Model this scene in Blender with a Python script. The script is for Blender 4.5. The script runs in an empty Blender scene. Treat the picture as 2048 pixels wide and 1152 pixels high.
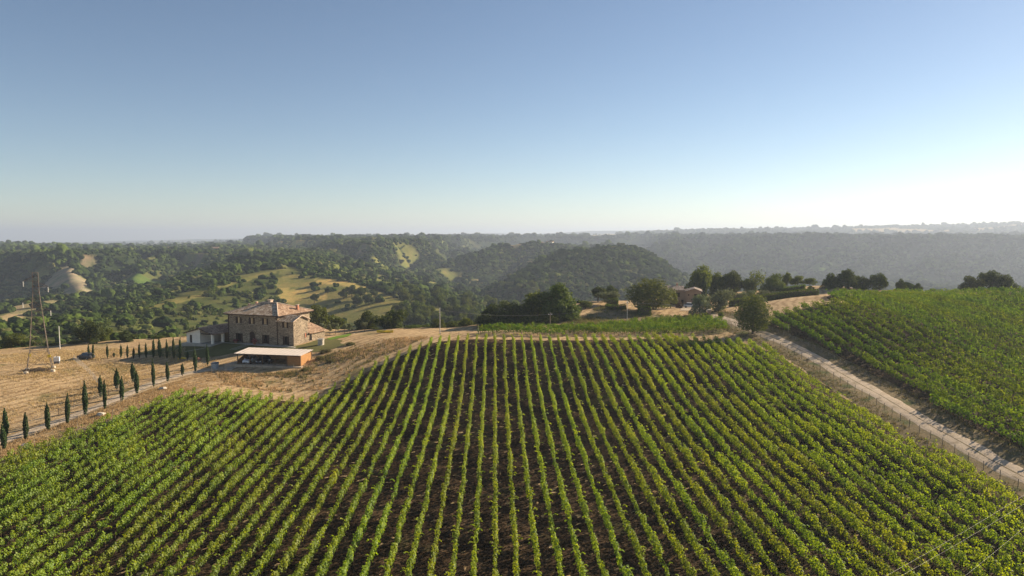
import bpy, bmesh, math, random
import numpy as np
from mathutils import Vector, Matrix

# ------------------------------------------------------------------ camera, sky, sun
S = bpy.context.scene
CAM = 31.5
FPX = 1400.0
PITCH = math.atan(106.0 / FPX)
cam_d = bpy.data.cameras.new("camera")
cam_d.sensor_width = 36.0
cam_d.lens = 36.0 * FPX / 2048.0
cam_d.clip_start = 0.5
cam_d.clip_end = 60000
cam = bpy.data.objects.new("camera", cam_d)
S.collection.objects.link(cam)
cam.location = (0, 0, CAM)
cam.rotation_euler = (math.radians(90) - PITCH, 0, 0)
S.camera = cam

SUN_AZ = math.radians(58)
SUN_EL = math.radians(22)
SUN_DIR = Vector((math.sin(SUN_AZ) * math.cos(SUN_EL), math.cos(SUN_AZ) * math.cos(SUN_EL), math.sin(SUN_EL)))
W = bpy.data.worlds.new("World")
S.world = W
W.use_nodes = True
wn = W.node_tree
wn.nodes.clear()
sky = wn.nodes.new("ShaderNodeTexSky")
sky.sky_type = 'NISHITA'
sky.sun_disc = False
sky.sun_elevation = SUN_EL
sky.sun_rotation = SUN_AZ
sky.altitude = 300
sky.air_density = 0.8
sky.dust_density = 0.16
sky.ozone_density = 1.0
bg = wn.nodes.new("ShaderNodeBackground")
bg.inputs[1].default_value = 0.05
wo = wn.nodes.new("ShaderNodeOutputWorld")
hs = wn.nodes.new("ShaderNodeHueSaturation")
hs.inputs['Saturation'].default_value = 1.0
wn.links.new(sky.outputs[0], hs.inputs['Color'])
wn.links.new(hs.outputs[0], bg.inputs[0])
wn.links.new(bg.outputs[0], wo.inputs[0])

sun_d = bpy.data.lights.new("sun", 'SUN')
sun_d.energy = 5.0
sun_d.angle = math.radians(0.53)
sun_d.color = (1.0, 0.85, 0.64)
sun = bpy.data.objects.new("sun", sun_d)
S.collection.objects.link(sun)
sun.rotation_euler = (-SUN_DIR).to_track_quat('-Z', 'Y').to_euler()
sun.location = (100, 100, 120)

S.view_settings.view_transform = 'Standard'
S.view_settings.look = 'None'
S.view_settings.exposure = 1.22
S.view_settings.gamma = 1.0
S.view_settings.use_curve_mapping = False
S.render.engine = 'CYCLES'
S.cycles.max_bounces = 6
S.cycles.diffuse_bounces = 3
S.cycles.transmission_bounces = 3
S.cycles.volume_bounces = 0
S.cycles.use_denoising = True

HAZE_DENSITY = 0.00017
HAZE_COLOR = (0.58, 0.67, 0.83)
HAZE_G = 0.25

rnd = random.Random(7)
npr = np.random.default_rng(11)
COL = S.collection

# ------------------------------------------------------------------ camera maths
cp, sp = math.cos(PITCH), math.sin(PITCH)
def ray(px, py):
    u = (px - 1024.0) / FPX
    v = (576.0 - py) / FPX
    return np.array([u, cp + v * sp, -sp + v * cp])
def P(px, py, d):
    r = ray(px, py)
    return r[0] / r[1] * d, d, CAM + r[2] / r[1] * d

# ------------------------------------------------------------------ noise
def _hash(ix, iy, seed):
    h = (ix.astype(np.int64) * 374761393 + iy.astype(np.int64) * 668265263 + seed * 974634777) & 0x7fffffff
    h = ((h ^ (h >> 13)) * 1274126177) & 0x7fffffff
    h = h ^ (h >> 16)
    return (h & 0xffffff) / float(0xffffff)
def vnoise(x, y, seed=0):
    x = np.asarray(x, float); y = np.asarray(y, float)
    ix = np.floor(x); iy = np.floor(y)
    fx = x - ix; fy = y - iy
    fx = fx * fx * fx * (fx * (fx * 6 - 15) + 10); fy = fy * fy * fy * (fy * (fy * 6 - 15) + 10)
    a = _hash(ix, iy, seed); b = _hash(ix + 1, iy, seed)
    c = _hash(ix, iy + 1, seed); d = _hash(ix + 1, iy + 1, seed)
    return (a * (1 - fx) + b * fx) * (1 - fy) + (c * (1 - fx) + d * fx) * fy
def fbm(x, y, seed=0, octs=4):
    s = 0; a = 1.0; t = 0
    for o in range(octs):
        s = s + a * (vnoise(x * 2 ** o + 17.3 * o, y * 2 ** o - 9.1 * o, seed + o) - 0.5)
        t += a; a *= 0.5
    return s / t * 2

# ------------------------------------------------------------------ polygons
def in_poly(x, y, poly):
    x = np.asarray(x, float); y = np.asarray(y, float)
    inside = np.zeros(x.shape, bool)
    n = len(poly); j = n - 1
    for i in range(n):
        xi, yi = poly[i]; xj, yj = poly[j]
        if yi != yj:
            c = ((yi > y) != (yj > y)) & (x < (xj - xi) * (y - yi) / (yj - yi) + xi)
            inside ^= c
        j = i
    return inside
def near_seg(x, y, pts, closed=True):
    """distance to polyline, closest xy, fractional index along it"""
    x = np.asarray(x, float); y = np.asarray(y, float)
    best = np.full(x.shape, 1e18); bx = np.zeros(x.shape); by = np.zeros(x.shape); bt = np.zeros(x.shape)
    n = len(pts)
    for i in range(n if closed else n - 1):
        ax, ay = pts[i][:2]; cx, cy = pts[(i + 1) % n][:2]
        dx, dy = cx - ax, cy - ay
        L = dx * dx + dy * dy + 1e-9
        t = np.clip(((x - ax) * dx + (y - ay) * dy) / L, 0, 1)
        qx = ax + t * dx; qy = ay + t * dy
        d = (x - qx) ** 2 + (y - qy) ** 2
        m = d < best
        best = np.where(m, d, best); bx = np.where(m, qx, bx); by = np.where(m, qy, by); bt = np.where(m, i + t, bt)
    return np.sqrt(best), bx, by, bt

# ------------------------------------------------------------------ near hill: thin plate through surveyed points
CTRL = [
 (1000,1152,64),(1000,1000,81.5),(1000,900,98.4),(1000,800,123),(1000,728,140),(1000,680,154.5),(1000,662,166),
 (0,1152,64.5),(0,1019,78),(0,925,94),(200,850,110),(404,779,128),(560,795,127),(640,790,127.5),(720,740,140),(780,712,148),
 (870,680,155),(500,1000,81),(500,880,103),
 (1500,1152,63.8),(1500,1000,80.5),(1500,850,107),(1400,719,139),
 (2048,1152,63),(2048,945,84),(1800,800,112),(1600,725,136.5),(1470,665,161),
 (2048,890,90),(2048,712,137),(2048,632,168),(2048,582,200),(1850,611,180),(1800,650,152),(1650,589,192),(2048,585,216),(1850,588,214),(1700,590,214),(1545,640,169),(1545,628,172),
 (2400,576,208),(2400,800,115),
 (0,885,107),(120,830,120),(240,785,134),(330,755,144.5),(420,725,156),(300,720,162),(75,745,145),(160,725,158),(0,705,176),(200,690,185),
 (360,690,180),(375,684,176),(457,683,174),(590,691,167.5),(645,675,181),(600,733,150),(470,738,150),(500,744,146.5),(585,776,134.5),(680,720,150),
 (700,680,171),(800,675,166),(760,664,182),(680,668,190),(900,668,176),
 (1100,656,177),(1180,625,203),(1210,605,220),(1290,632,195),(1200,648,180),(1380,612,228),(1430,633,188),(1440,642,180),(1300,655,176),
 (1470,610,212),(1640,592,205),(1550,590,235),(1640,572,232),
]
cp_xy = []; cp_z = []
for px, py, d in CTRL:
    x, y, z = P(px, py, d); cp_xy.append((x, y)); cp_z.append(z)
cp_xy += [(-40, 20), (0, 20), (40, 20), (-110, 40), (110, 40), (-130, 120), (-140, 170)]
cp_z += [0.2, 0, 0.3, 0.4, 2.5, 2.0, 2.0]
cp_xy = np.array(cp_xy); cp_z = np.array(cp_z)
def _tps_k(r2):
    return np.where(r2 > 1e-9, 0.5 * r2 * np.log(np.maximum(r2, 1e-9)), 0.0)
def _fit():
    n = len(cp_xy); s = 100.0
    q = cp_xy / s
    K = _tps_k(((q[:, None] - q[None]) ** 2).sum(-1)) + np.eye(n) * 0.004
    Pm = np.c_[np.ones(n), q]
    A = np.zeros((n + 3, n + 3)); A[:n, :n] = K; A[:n, n:] = Pm; A[n:, :n] = Pm.T
    sol = np.linalg.solve(A, np.r_[cp_z, 0, 0, 0])
    return sol, q, s
TPS, TPQ, TPSC = _fit()
def tps(x, y):
    x = np.asarray(x, float); y = np.asarray(y, float)
    shp = x.shape; xf = x.ravel() / TPSC; yf = y.ravel() / TPSC
    out = np.empty(xf.shape)
    for i in range(0, len(xf), 40000):
        a, b = xf[i:i + 40000], yf[i:i + 40000]
        r2 = (a[:, None] - TPQ[None, :, 0]) ** 2 + (b[:, None] - TPQ[None, :, 1]) ** 2
        out[i:i + 40000] = _tps_k(r2) @ TPS[:-3] + TPS[-3] + TPS[-2] * a + TPS[-1] * b
    return out.reshape(shp)

NEAR_EDGE = [(-170, -20), (-170, 120), (-150, 178), (-131, 182), (-113, 191), (-92, 196), (-56, 201), (-37, 193), (-17, 187), (-9, 190), (4, 191), (20, 203),
             (30, 228), (48, 246), (68, 258), (86, 254), (103, 240), (110, 224), (158, 217), (212, 217), (250, 160), (240, 60), (230, -20)]
HOUSE_PADS = []      # (x, y, radius, z): level ground under the buildings
def near_z(x, y):
    x = np.asarray(x, float); y = np.asarray(y, float)
    ins = in_poly(x, y, NEAR_EDGE)
    z = np.empty(x.shape)
    zi = tps(x, y)
    d, qx, qy, _ = near_seg(x, y, NEAR_EDGE)
    zo = np.where(ins, 0, tps(qx, qy)) - 0.42 * (np.sqrt(d * d + 14 ** 2) - 14)
    z = np.where(ins, zi, zo)
    return z + 0.10 * fbm(x / 7.0, y / 7.0, 3, 3)

# ------------------------------------------------------------------ far hills: ridges and table hills
def PX(px, d):                   # plan position on the view direction of an image column
    return ((px - 1024.0) / FPX * d / cp * 1.0, d)
def ridge_pts(L, drop=0.0):
    return [(P(a, b, c)[0], c, P(a, b, c)[2] - drop) for a, b, c in L]
SPURS = [([(300,505,980),(270,540,860),(245,578,740)], .8, 6), ([(440,502,1005),(425,530,900),(395,562,800)], .8, 6),
 ([(722,487,1060),(760,522,960),(800,556,860),(835,582,760)], .75, 8), ([(655,500,1120),(665,535,960),(690,556,840)], .8, 6), ([(800,484,1380),(850,524,1180),(880,562,980)], .7, 8), ([(900,482,1800),(930,508,1500),(940,532,1300)], .65, 10),
 ([(1091,494,1290),(1070,542,1100),(1040,592,880)], .65, 8), ([(1008,497,1250),(985,545,1060),(960,590,880)], .65, 8), ([(1200,504,915),(1195,560,800),(1175,602,690)], .65, 8), ([(1250,500,975),(1262,560,830)], .65, 8), ([(1310,522,1005),(1330,570,850)], .65, 8)]
SPURS += [([(q, 474, 2060), (q - 15 + o, 508, 1850), (q - 25 + o, 548, 1620)], .55, 10) for q, o in ((1380, 0), (1480, 20), (1565, -20), (1660, 10), (1750, -15), (1850, 25), (1930, 0), (2010, -10), (2090, 10))]
RIDGES = [(ridge_pts(L, 6.0), sl, rr) for L, sl, rr in SPURS] + [
 # polyline (px, py, d), slope, rounding
 (ridge_pts([(60,652,300),(150,640,350),(230,627,400),(350,600,470),(480,556,580),(555,533,660),(590,515,800),(590,500,1050)], 1.5), 0.24, 25),
 (ridge_pts([(555,533,660),(610,543,640),(690,556,600),(745,572,560),(800,594,520),(850,630,440)], 1.0), 0.20, 25),
 (ridge_pts([(-300,650,420),(-60,640,470),(20,618,520),(75,600,570),(130,603,570),(180,640,480)], 1.0), 0.24, 18),
 (ridge_pts([(130,528,900),(140,536,850),(150,560,770),(178,590,690),(205,622,600)], 4.0), 0.75, 6),
 (ridge_pts([(180,545,880),(215,585,740),(225,610,660)], 6.0), 0.5, 12),
 (ridge_pts([(820,590,850),(900,545,1050),(972,508,1170),(1008,491,1260),(1091,488,1300),(1144,499,1340),(1190,492,1700)], 2.0), 0.85, 14),
 (ridge_pts([(1060,562,760),(1110,530,820),(1151,505,870),(1200,497,920),(1250,493,980),(1300,514,1010),(1340,538,1020),(1372,558,1010),(1430,592,960)], 1.0), 0.62, 26),
 (ridge_pts([(-2500,482,4200),(-700,492,4200),(0,490,4200),(130,488,4200),(300,485,4300),(600,478,4600),(800,476,4800),(1000,474,5200)], 8.0), 0.05, 200),
 (ridge_pts([(1150,470,4600),(1400,458,4600),(1600,455,4500),(1800,451,4500),(2048,445,4400),(2600,440,4300),(4500,438,4300)], 8.0), 0.055, 200),
 (ridge_pts([(-2500,488,9500),(-200,489,9500),(150,485,9300),(400,478,9300),(700,473,9200),(880,468,9200),(980,466,9200),(1040,469,9200),(1180,462,9000),(1400,459,9000),(2048,450,9000),(3500,446,9000)], 0.0), 0.05, 300),
]
def mp(L):
    return [PX(a, d) for a, d in L]
MESAS = [
 # plan polygon (px, d), top z, gradient of top along y, cliff height, foot slope
 (mp([(-1500,1150),(-500,1080),(-60,1050),(60,960),(110,880),(200,940),(300,1090),(430,1010),(555,930),(590,1050),(610,1700),(720,2300),(500,2500),(-2500,2300)]), CAM - 28, -0.007, 34, 0.75),
 (mp([(560,1500),(600,1320),(640,1180),(690,1080),(722,1050),(765,1130),(840,1500),(935,1950),(1010,2500),(1000,3600),(520,3600)]), CAM - 14, 0.0, 52, 0.75),
 (mp([(960,2900),(1120,2650),(1260,2750),(1320,2900),(1320,4400),(900,4400)]), CAM - 12, 0.0015, 14, 0.30),
 (mp([(1225,3000),(1300,2500),(1370,2250),(1480,2080),(1700,2000),(2048,1990),(2600,1950),(3600,1900),(5000,2500),(4500,4400),(1200,4400)]), CAM - 9, 0.0, 56, 0.55),
]
def floor_z(x, y):
    r = np.sqrt(x * x + y * y)
    return CAM - np.maximum(46 + 0.034 * np.minimum(r, 1900), 0.0172 * r) + 3 * fbm(x / 120, y / 120, 5, 3)
def smax(a, b, k):
    h = np.clip(0.5 + 0.5 * (a - b) / k, 0, 1)
    return b * (1 - h) + a * h + k * h * (1 - h)
def far_z(x, y):
    x = np.asarray(x, float); y = np.asarray(y, float)
    r = np.sqrt(x * x + y * y)
    amp = np.clip((r - 330) / 300, 0, 1) * np.clip(r / 900, 0.3, 1.6)
    wx = 26 * fbm(x / 140, y / 140, 21, 3) * amp
    wy = 26 * fbm(x / 140 + 50, y / 140, 22, 3) * amp
    xx, yy = x + wx, y + wy
    big = np.clip((r - 800) / 700, 0, 1)
    xx = xx + 110 * big * fbm(x / 420 + 9, y / 420, 23, 3); yy = yy + 110 * big * fbm(x / 420 + 70, y / 420, 24, 3)
    z = floor_z(x, y)
    for pts, sl, rr in RIDGES:
        d, qx, qy, t = near_seg(xx, yy, pts, False)
        zc = np.interp(t, np.arange(len(pts)), [p[2] for p in pts])
        z = smax(z, zc - sl * (np.sqrt(d * d + rr * rr) - rr), 5.0)
    for poly, top, gr, ch, fs in MESAS:
        ins = in_poly(xx, yy, poly)
        d, qx, qy, t = near_seg(xx, yy, poly)
        d = np.where(ins, 0, d)
        prof = np.where(d < ch / 1.25, 1.25 * d, ch + fs * (d - ch / 1.25))
        ptop = top + gr * (yy - poly[3][1]) + 3.0 * fbm(x / 300, y / 300, 31, 3)
        z = smax(z, ptop - prof, 4.0)
    z = z + (2.6 * fbm(x / 60, y / 60, 41, 4) + 6.0 * fbm(x / 420, y / 420, 44, 2)) * np.clip((r - 350) / 300, 0, 1) * np.clip(r / 1200, 0.3, 1)
    # gullies ribbing the slopes
    return z
def full_z(x, y):
    x = np.asarray(x, float); y = np.asarray(y, float)
    n = near_z(x, y)
    r = np.sqrt(x * x + y * y)
    f = np.where(r > 150, far_z(x, y), -500)
    return smax(n, f, 3.0) * 1.0
def nz(x, y):
    return float(near_z(np.array([x]), np.array([y]))[0])
def fz(x, y):
    return float(full_z(np.array([x]), np.array([y]))[0])
def G(px, py, d0=40.0, d1=320.0, far=False):
    """where the sight line of a photo pixel meets the ground"""
    r = ray(px, py)
    if far:
        ds = np.geomspace(d0, 9000, 1500)
        zz = full_z(r[0] / r[1] * ds, ds)
    else:
        ds = np.linspace(d0, d1, 900)
        zz = near_z(r[0] / r[1] * ds, ds)
    zr = CAM + r[2] / r[1] * ds
    b = np.nonzero(zr <= zz)[0]
    if len(b) == 0:
        k = int(np.argmin(zr - zz)); 
    else:
        k = int(b[0])
    d = ds[k]
    if k > 0 and len(b):
        e0 = zr[k - 1] - zz[k - 1]; e1 = zr[k] - zz[k]
        d = ds[k - 1] + (ds[k] - ds[k - 1]) * e0 / (e0 - e1 + 1e-9)
    return r[0] / r[1] * d, d, float(zz[k])
def Gxy(px, py, **k):
    return G(px, py, **k)[:2]

# ------------------------------------------------------------------ materials
def mat(name):
    m = bpy.data.materials.new(name); m.use_nodes = True
    nt = m.node_tree; nt.nodes.clear()
    out = nt.nodes.new("ShaderNodeOutputMaterial")
    return m, nt, out
def N(nt, t, **kw):
    n = nt.nodes.new(t)
    for k, v in kw.items():
        setattr(n, k, v)
    return n
def noise_node(nt, scale, detail=4, rough=0.6, vec=None, dim='3D'):
    n = N(nt, "ShaderNodeTexNoise"); n.noise_dimensions = dim
    n.inputs['Scale'].default_value = scale; n.inputs['Detail'].default_value = detail; n.inputs['Roughness'].default_value = rough
    if vec is not None: nt.links.new(vec, n.inputs['Vector'])
    return n
def ramp(nt, fac, stops):
    r = N(nt, "ShaderNodeValToRGB")
    el = r.color_ramp.elements
    while len(el) < len(stops): el.new(0.5)
    for e, (p, c) in zip(el, stops):
        e.position = p; e.color = (*c, 1)
    nt.links.new(fac, r.inputs[0])
    return r
def mixc(nt, fac, a, b, mode='MIX'):
    m = N(nt, "ShaderNodeMix"); m.data_type = 'RGBA'; m.blend_type = mode
    if isinstance(fac, float): m.inputs['Factor'].default_value = fac
    else: nt.links.new(fac, m.inputs['Factor'])
    for s, v in (('A', a), ('B', b)):
        sock = [i for i in m.inputs if i.name == s and i.type == 'RGBA'][0]
        if isinstance(v, tuple): sock.default_value = (*v, 1)
        else: nt.links.new(v, sock)
    return [o for o in m.outputs if o.type == 'RGBA'][0]
def mathn(nt, op, a, b=None):
    m = N(nt, "ShaderNodeMath", operation=op)
    for i, v in enumerate((a, b)):
        if v is None: continue
        if isinstance(v, (int, float)): m.inputs[i].default_value = v
        else: nt.links.new(v, m.inputs[i])
    return m.outputs[0]
def pbsdf(nt, out, col, rough=0.85, bump=None, bstr=0.4, bdist=0.1, spec=0.2, metal=0.0):
    b = N(nt, "ShaderNodeBsdfPrincipled")
    if isinstance(col, tuple): b.inputs['Base Color'].default_value = (*col, 1)
    else: nt.links.new(col, b.inputs['Base Color'])
    b.inputs['Roughness'].default_value = rough
    b.inputs['Specular IOR Level'].default_value = spec
    b.inputs['Metallic'].default_value = metal
    if bump is not None:
        bn = N(nt, "ShaderNodeBump"); bn.inputs['Strength'].default_value = bstr; bn.inputs['Distance'].default_value = bdist
        nt.links.new(bump, bn.inputs['Height']); nt.links.new(bn.outputs[0], b.inputs['Normal'])
    nt.links.new(b.outputs[0], out.inputs[0])
    return b
def simple(name, c, rough=0.8, spec=0.2, metal=0.0, var=0.15, scale=3.0):
    m, nt, out = mat(name)
    tc = N(nt, "ShaderNodeTexCoord")
    n = noise_node(nt, scale, 5, 0.65, tc.outputs['Object'])
    lo = tuple(x * (1 - var) for x in c); hi = tuple(min(1, x * (1 + var)) for x in c)
    r = ramp(nt, n.outputs[0], [(0.3, lo), (0.7, hi)])
    pbsdf(nt, out, r.outputs[0], rough, n.outputs[0], 0.2, 0.02, spec, metal)
    return m
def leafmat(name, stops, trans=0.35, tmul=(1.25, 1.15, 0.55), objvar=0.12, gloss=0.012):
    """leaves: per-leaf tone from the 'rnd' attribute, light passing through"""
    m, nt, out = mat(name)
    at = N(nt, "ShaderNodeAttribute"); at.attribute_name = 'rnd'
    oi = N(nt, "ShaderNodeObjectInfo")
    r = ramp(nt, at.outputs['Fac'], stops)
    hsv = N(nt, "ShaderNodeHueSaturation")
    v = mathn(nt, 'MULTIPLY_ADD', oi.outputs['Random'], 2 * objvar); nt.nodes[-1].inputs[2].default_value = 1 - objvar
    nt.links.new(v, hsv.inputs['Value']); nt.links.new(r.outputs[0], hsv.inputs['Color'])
    hue = mathn(nt, 'MULTIPLY_ADD', oi.outputs['Random'], 0.03); nt.nodes[-1].inputs[2].default_value = 0.485
    nt.links.new(hue, hsv.inputs['Hue'])
    d = N(nt, "ShaderNodeBsdfDiffuse"); nt.links.new(hsv.outputs[0], d.inputs[0])
    t = N(nt, "ShaderNodeBsdfTranslucent")
    tm = mixc(nt, 1.0, hsv.outputs[0], tmul, 'MULTIPLY'); nt.links.new(tm, t.inputs[0])
    ms = N(nt, "ShaderNodeMixShader"); ms.inputs[0].default_value = trans
    nt.links.new(d.outputs[0], ms.inputs[1]); nt.links.new(t.outputs[0], ms.inputs[2])
    g = N(nt, "ShaderNodeBsdfGlossy"); g.inputs['Roughness'].default_value = 0.6; g.inputs[0].default_value = (1, 1, 1, 1)
    ms2 = N(nt, "ShaderNodeMixShader"); ms2.inputs[0].default_value = gloss
    nt.links.new(ms.outputs[0], ms2.inputs[1]); nt.links.new(g.outputs[0], ms2.inputs[2])
    nt.links.new(ms2.outputs[0], out.inputs[0])
    return m

def ground_like(name, stops, s1=0.25, s2=2.2, extra=None, bstr=0.5, bdist=0.15, bs=3.0, lines=None):
    m, nt, out = mat(name)
    g = N(nt, "ShaderNodeNewGeometry")
    n1 = noise_node(nt, s1, 6, 0.62, g.outputs['Position'])
    n2 = noise_node(nt, s2, 5, 0.7, g.outputs['Position'])
    f = mathn(nt, 'MULTIPLY_ADD', n2.outputs[0], 0.55); nt.links.new(mathn(nt, 'MULTIPLY', n1.outputs[0], 0.5), nt.nodes[-2].inputs[2])
    r = ramp(nt, f, stops)
    c = r.outputs[0]
    if lines:
        mw = N(nt, "ShaderNodeMapping"); mw.inputs['Rotation'].default_value = (0, 0, math.radians(lines))
        nt.links.new(g.outputs['Position'], mw.inputs[0])
        wv = N(nt, "ShaderNodeTexWave"); wv.inputs['Scale'].default_value = 0.13; wv.inputs['Distortion'].default_value = 9.0; wv.inputs['Detail'].default_value = 5; wv.inputs['Detail Scale'].default_value = 0.8; wv.inputs['Detail Roughness'].default_value = 0.7
        nt.links.new(mw.outputs[0], wv.inputs[0])
        wr = ramp(nt, wv.outputs[0], [(0.12, (0.62, 0.57, 0.50)), (0.45, (1.0, 1.0, 1.0))])
        c = mixc(nt, 0.75, c, wr.outputs[0], 'MULTIPLY')
    if extra:
        for sc, lo, hi, colr, seed in extra:
            mp_ = N(nt, "ShaderNodeMapping"); mp_.inputs['Location'].default_value = (seed * 13.1, seed * 7.7, 0)
            nt.links.new(g.outputs['Position'], mp_.inputs[0])
            ne = noise_node(nt, sc, 5, 0.65, mp_.outputs[0])
            rr = ramp(nt, ne.outputs[0], [(lo, (0, 0, 0)), (hi, (1, 1, 1))])
            c = mixc(nt, rr.outputs[0], c, colr)
    nb = noise_node(nt, bs, 6, 0.75, g.outputs['Position'])
    pbsdf(nt, out, c, 0.95, nb.outputs[0], bstr, bdist, 0.05)
    return m

M = {}
M['dry'] = ground_like("dry_grass_ground", [(0.30, (0.22, 0.148, 0.075)), (0.48, (0.42, 0.29, 0.155)), (0.62, (0.54, 0.385, 0.215)), (0.8, (0.64, 0.48, 0.29))], 0.12, 1.6,
                       [(0.09, 0.56, 0.70, (0.13, 0.12, 0.045), 1), (0.35, 0.58, 0.70, (0.12, 0.085, 0.045), 2)], 0.9, 0.25, 2.2, 25)
M['soil'] = ground_like("vineyard_soil", [(0.36, (0.011, 0.0065, 0.0035)), (0.50, (0.042, 0.026, 0.014)), (0.62, (0.13, 0.083, 0.046)), (0.80, (0.30, 0.20, 0.118))], 0.25, 3.2,
                        [(0.10, 0.58, 0.72, (0.055, 0.062, 0.022), 3)], 1.0, 0.35, 4.5)
M['lawn'] = ground_like("lawn_grass", [(0.3, (0.085, 0.088, 0.030)), (0.6, (0.155, 0.140, 0.050)), (0.8, (0.24, 0.195, 0.085))], 0.2, 2.5, None, 0.5, 0.08, 6.0)
M['green_lawn'] = ground_like("green_lawn_grass", [(0.3, (0.10, 0.17, 0.02)), (0.7, (0.17, 0.25, 0.035))], 0.3, 2.5, None, 0.4, 0.08, 6.0)
M['gravel'] = ground_like("gravel", [(0.3, (0.31, 0.235, 0.165)), (0.5, (0.49, 0.385, 0.275)), (0.8, (0.68, 0.56, 0.42))], 0.5, 5.0, [(0.45, 0.55, 0.70, (0.27, 0.21, 0.13), 5)], 0.8, 0.12, 6.0)
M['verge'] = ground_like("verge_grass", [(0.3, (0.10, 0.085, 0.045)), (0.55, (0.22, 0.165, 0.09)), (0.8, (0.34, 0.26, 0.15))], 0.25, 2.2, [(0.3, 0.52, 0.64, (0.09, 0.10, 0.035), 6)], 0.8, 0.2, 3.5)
M['paving'] = simple("pale_paving", (0.42, 0.38, 0.32), 0.9, 0.1, 0, 0.15, 1.5)
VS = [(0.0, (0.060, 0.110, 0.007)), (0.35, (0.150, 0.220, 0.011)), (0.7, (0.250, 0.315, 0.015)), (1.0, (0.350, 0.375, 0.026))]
M['vine'] = leafmat("vine_leaves", VS, 0.50, (1.75, 1.5, 0.40), 0.10, 0.02)
VR = [(0.0, (0.040, 0.084, 0.008)), (0.5, (0.108, 0.178, 0.012)), (0.85, (0.195, 0.265, 0.015)), (1.0, (0.31, 0.33, 0.022))]
M['vine_dark'] = leafmat("vine_leaves_dense", VR, 0.36, (1.7, 1.45, 0.40), 0.10, 0.012)
M['leaf_oak'] = leafmat("oak_leaves", [(0.0, (0.028, 0.044, 0.010)), (0.6, (0.095, 0.125, 0.020)), (1.0, (0.20, 0.22, 0.045))], 0.40, (1.5, 1.4, 0.5))
M['leaf_dark'] = leafmat("dark_evergreen_leaves", [(0.0, (0.016, 0.028, 0.009)), (0.6, (0.060, 0.082, 0.017)), (1.0, (0.14, 0.15, 0.036))], 0.32, (1.5, 1.4, 0.5))
M['leaf_bright'] = leafmat("bright_leaves", [(0.0, (0.045, 0.075, 0.014)), (0.6, (0.085, 0.125, 0.020)), (1.0, (0.15, 0.18, 0.04))], 0.35)
M['leaf_olive'] = leafmat("olive_leaves", [(0.0, (0.085, 0.100, 0.050)), (0.6, (0.16, 0.175, 0.090)), (1.0, (0.28, 0.29, 0.17))], 0.25, (1.1, 1.1, 0.7))
M['leaf_cypress'] = leafmat("cypress_needles", [(0.0, (0.014, 0.030, 0.008)), (0.6, (0.036, 0.064, 0.014)), (1.0, (0.085, 0.118, 0.026))], 0.2)
M['leaf_round'] = leafmat('holm_oak_leaves', [(0.0, (0.038, 0.055, 0.014)), (0.6, (0.095, 0.115, 0.030)), (1.0, (0.20, 0.21, 0.065))], 0.38, (1.4, 1.3, 0.6))
M['leaf_hedge'] = leafmat("hedge_leaves", [(0.0, (0.035, 0.062, 0.010)), (0.6, (0.085, 0.130, 0.016)), (1.0, (0.16, 0.21, 0.030))], 0.35, (1.5, 1.4, 0.5))
M['leaf_red'] = leafmat("reddish_leaves", [(0.0, (0.05, 0.035, 0.018)), (0.6, (0.10, 0.062, 0.03)), (1.0, (0.17, 0.10, 0.05))], 0.25)
M['leaf_pink'] = leafmat("pink_flowers", [(0.0, (0.10, 0.05, 0.03)), (0.5, (0.36, 0.13, 0.12)), (1.0, (0.5, 0.2, 0.18))], 0.25)
M['straw'] = leafmat("dry_grass_blades", [(0.0, (0.27, 0.19, 0.09)), (0.6, (0.46, 0.33, 0.17)), (1.0, (0.58, 0.44, 0.25))], 0.4, (1.1, 1.0, 0.8))
M['weed'] = leafmat("verge_weeds", [(0.0, (0.07, 0.075, 0.025)), (0.6, (0.14, 0.13, 0.045)), (1.0, (0.26, 0.22, 0.09))], 0.35, (1.1, 1.0, 0.7))
M['bark'] = simple("bark", (0.10, 0.075, 0.055), 0.95, 0.05)
M['vinewood'] = simple("vine_wood", (0.085, 0.06, 0.045), 0.95, 0.05)
M['post'] = simple("weathered_post", (0.32, 0.26, 0.19), 0.9, 0.1, 0, 0.25)
M['fence_wood'] = simple('grey_fence_wood', (0.17, 0.14, 0.11), 0.9, 0.1, 0, 0.25)
M['concrete'] = simple("concrete_pole", (0.46, 0.43, 0.39), 0.9, 0.1)
M['wire'] = simple("wire_metal", (0.35, 0.34, 0.32), 0.5, 0.5, 0.6)
M['rust'] = simple("rusty_steel", (0.15, 0.12, 0.095), 0.85, 0.2, 0.0, 0.35, 1.2)
M['white_paint'] = simple("white_paint", (0.72, 0.70, 0.66), 0.6, 0.3, 0, 0.08)
M['plaster'] = simple("white_plaster", (0.86, 0.78, 0.66), 0.95, 0.1, 0, 0.10, 0.8)
M['ochre'] = simple("ochre_plaster", (0.33, 0.225, 0.145), 0.95, 0.1, 0, 0.18, 0.6)
M['brown_wood'] = simple("dark_brown_wood", (0.055, 0.030, 0.020), 0.7, 0.2)
M['cream'] = simple("cream_reflection", (0.78, 0.58, 0.34), 0.9, 0.1, 0, 0.1)  # reflection of sky and meadow in the panes, painted as flat cream
M['dark'] = simple("dark_opening", (0.018, 0.015, 0.013), 0.9, 0.1)
M['terracotta'] = simple("terracotta", (0.40, 0.18, 0.11), 0.9, 0.1)
M['tile_pale'] = simple("pale_ridge_tile", (0.52, 0.40, 0.31), 0.9, 0.1, 0, 0.2)
M['sheet'] = simple("pale_roof_sheet", (0.58, 0.50, 0.43), 0.7, 0.2, 0, 0.08, 0.7)
M['yellow'] = simple("yellow_paint", (0.78, 0.55, 0.04), 0.6, 0.3)
M['grey_plastic'] = simple("grey_plastic", (0.36, 0.38, 0.40), 0.6, 0.3)
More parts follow.
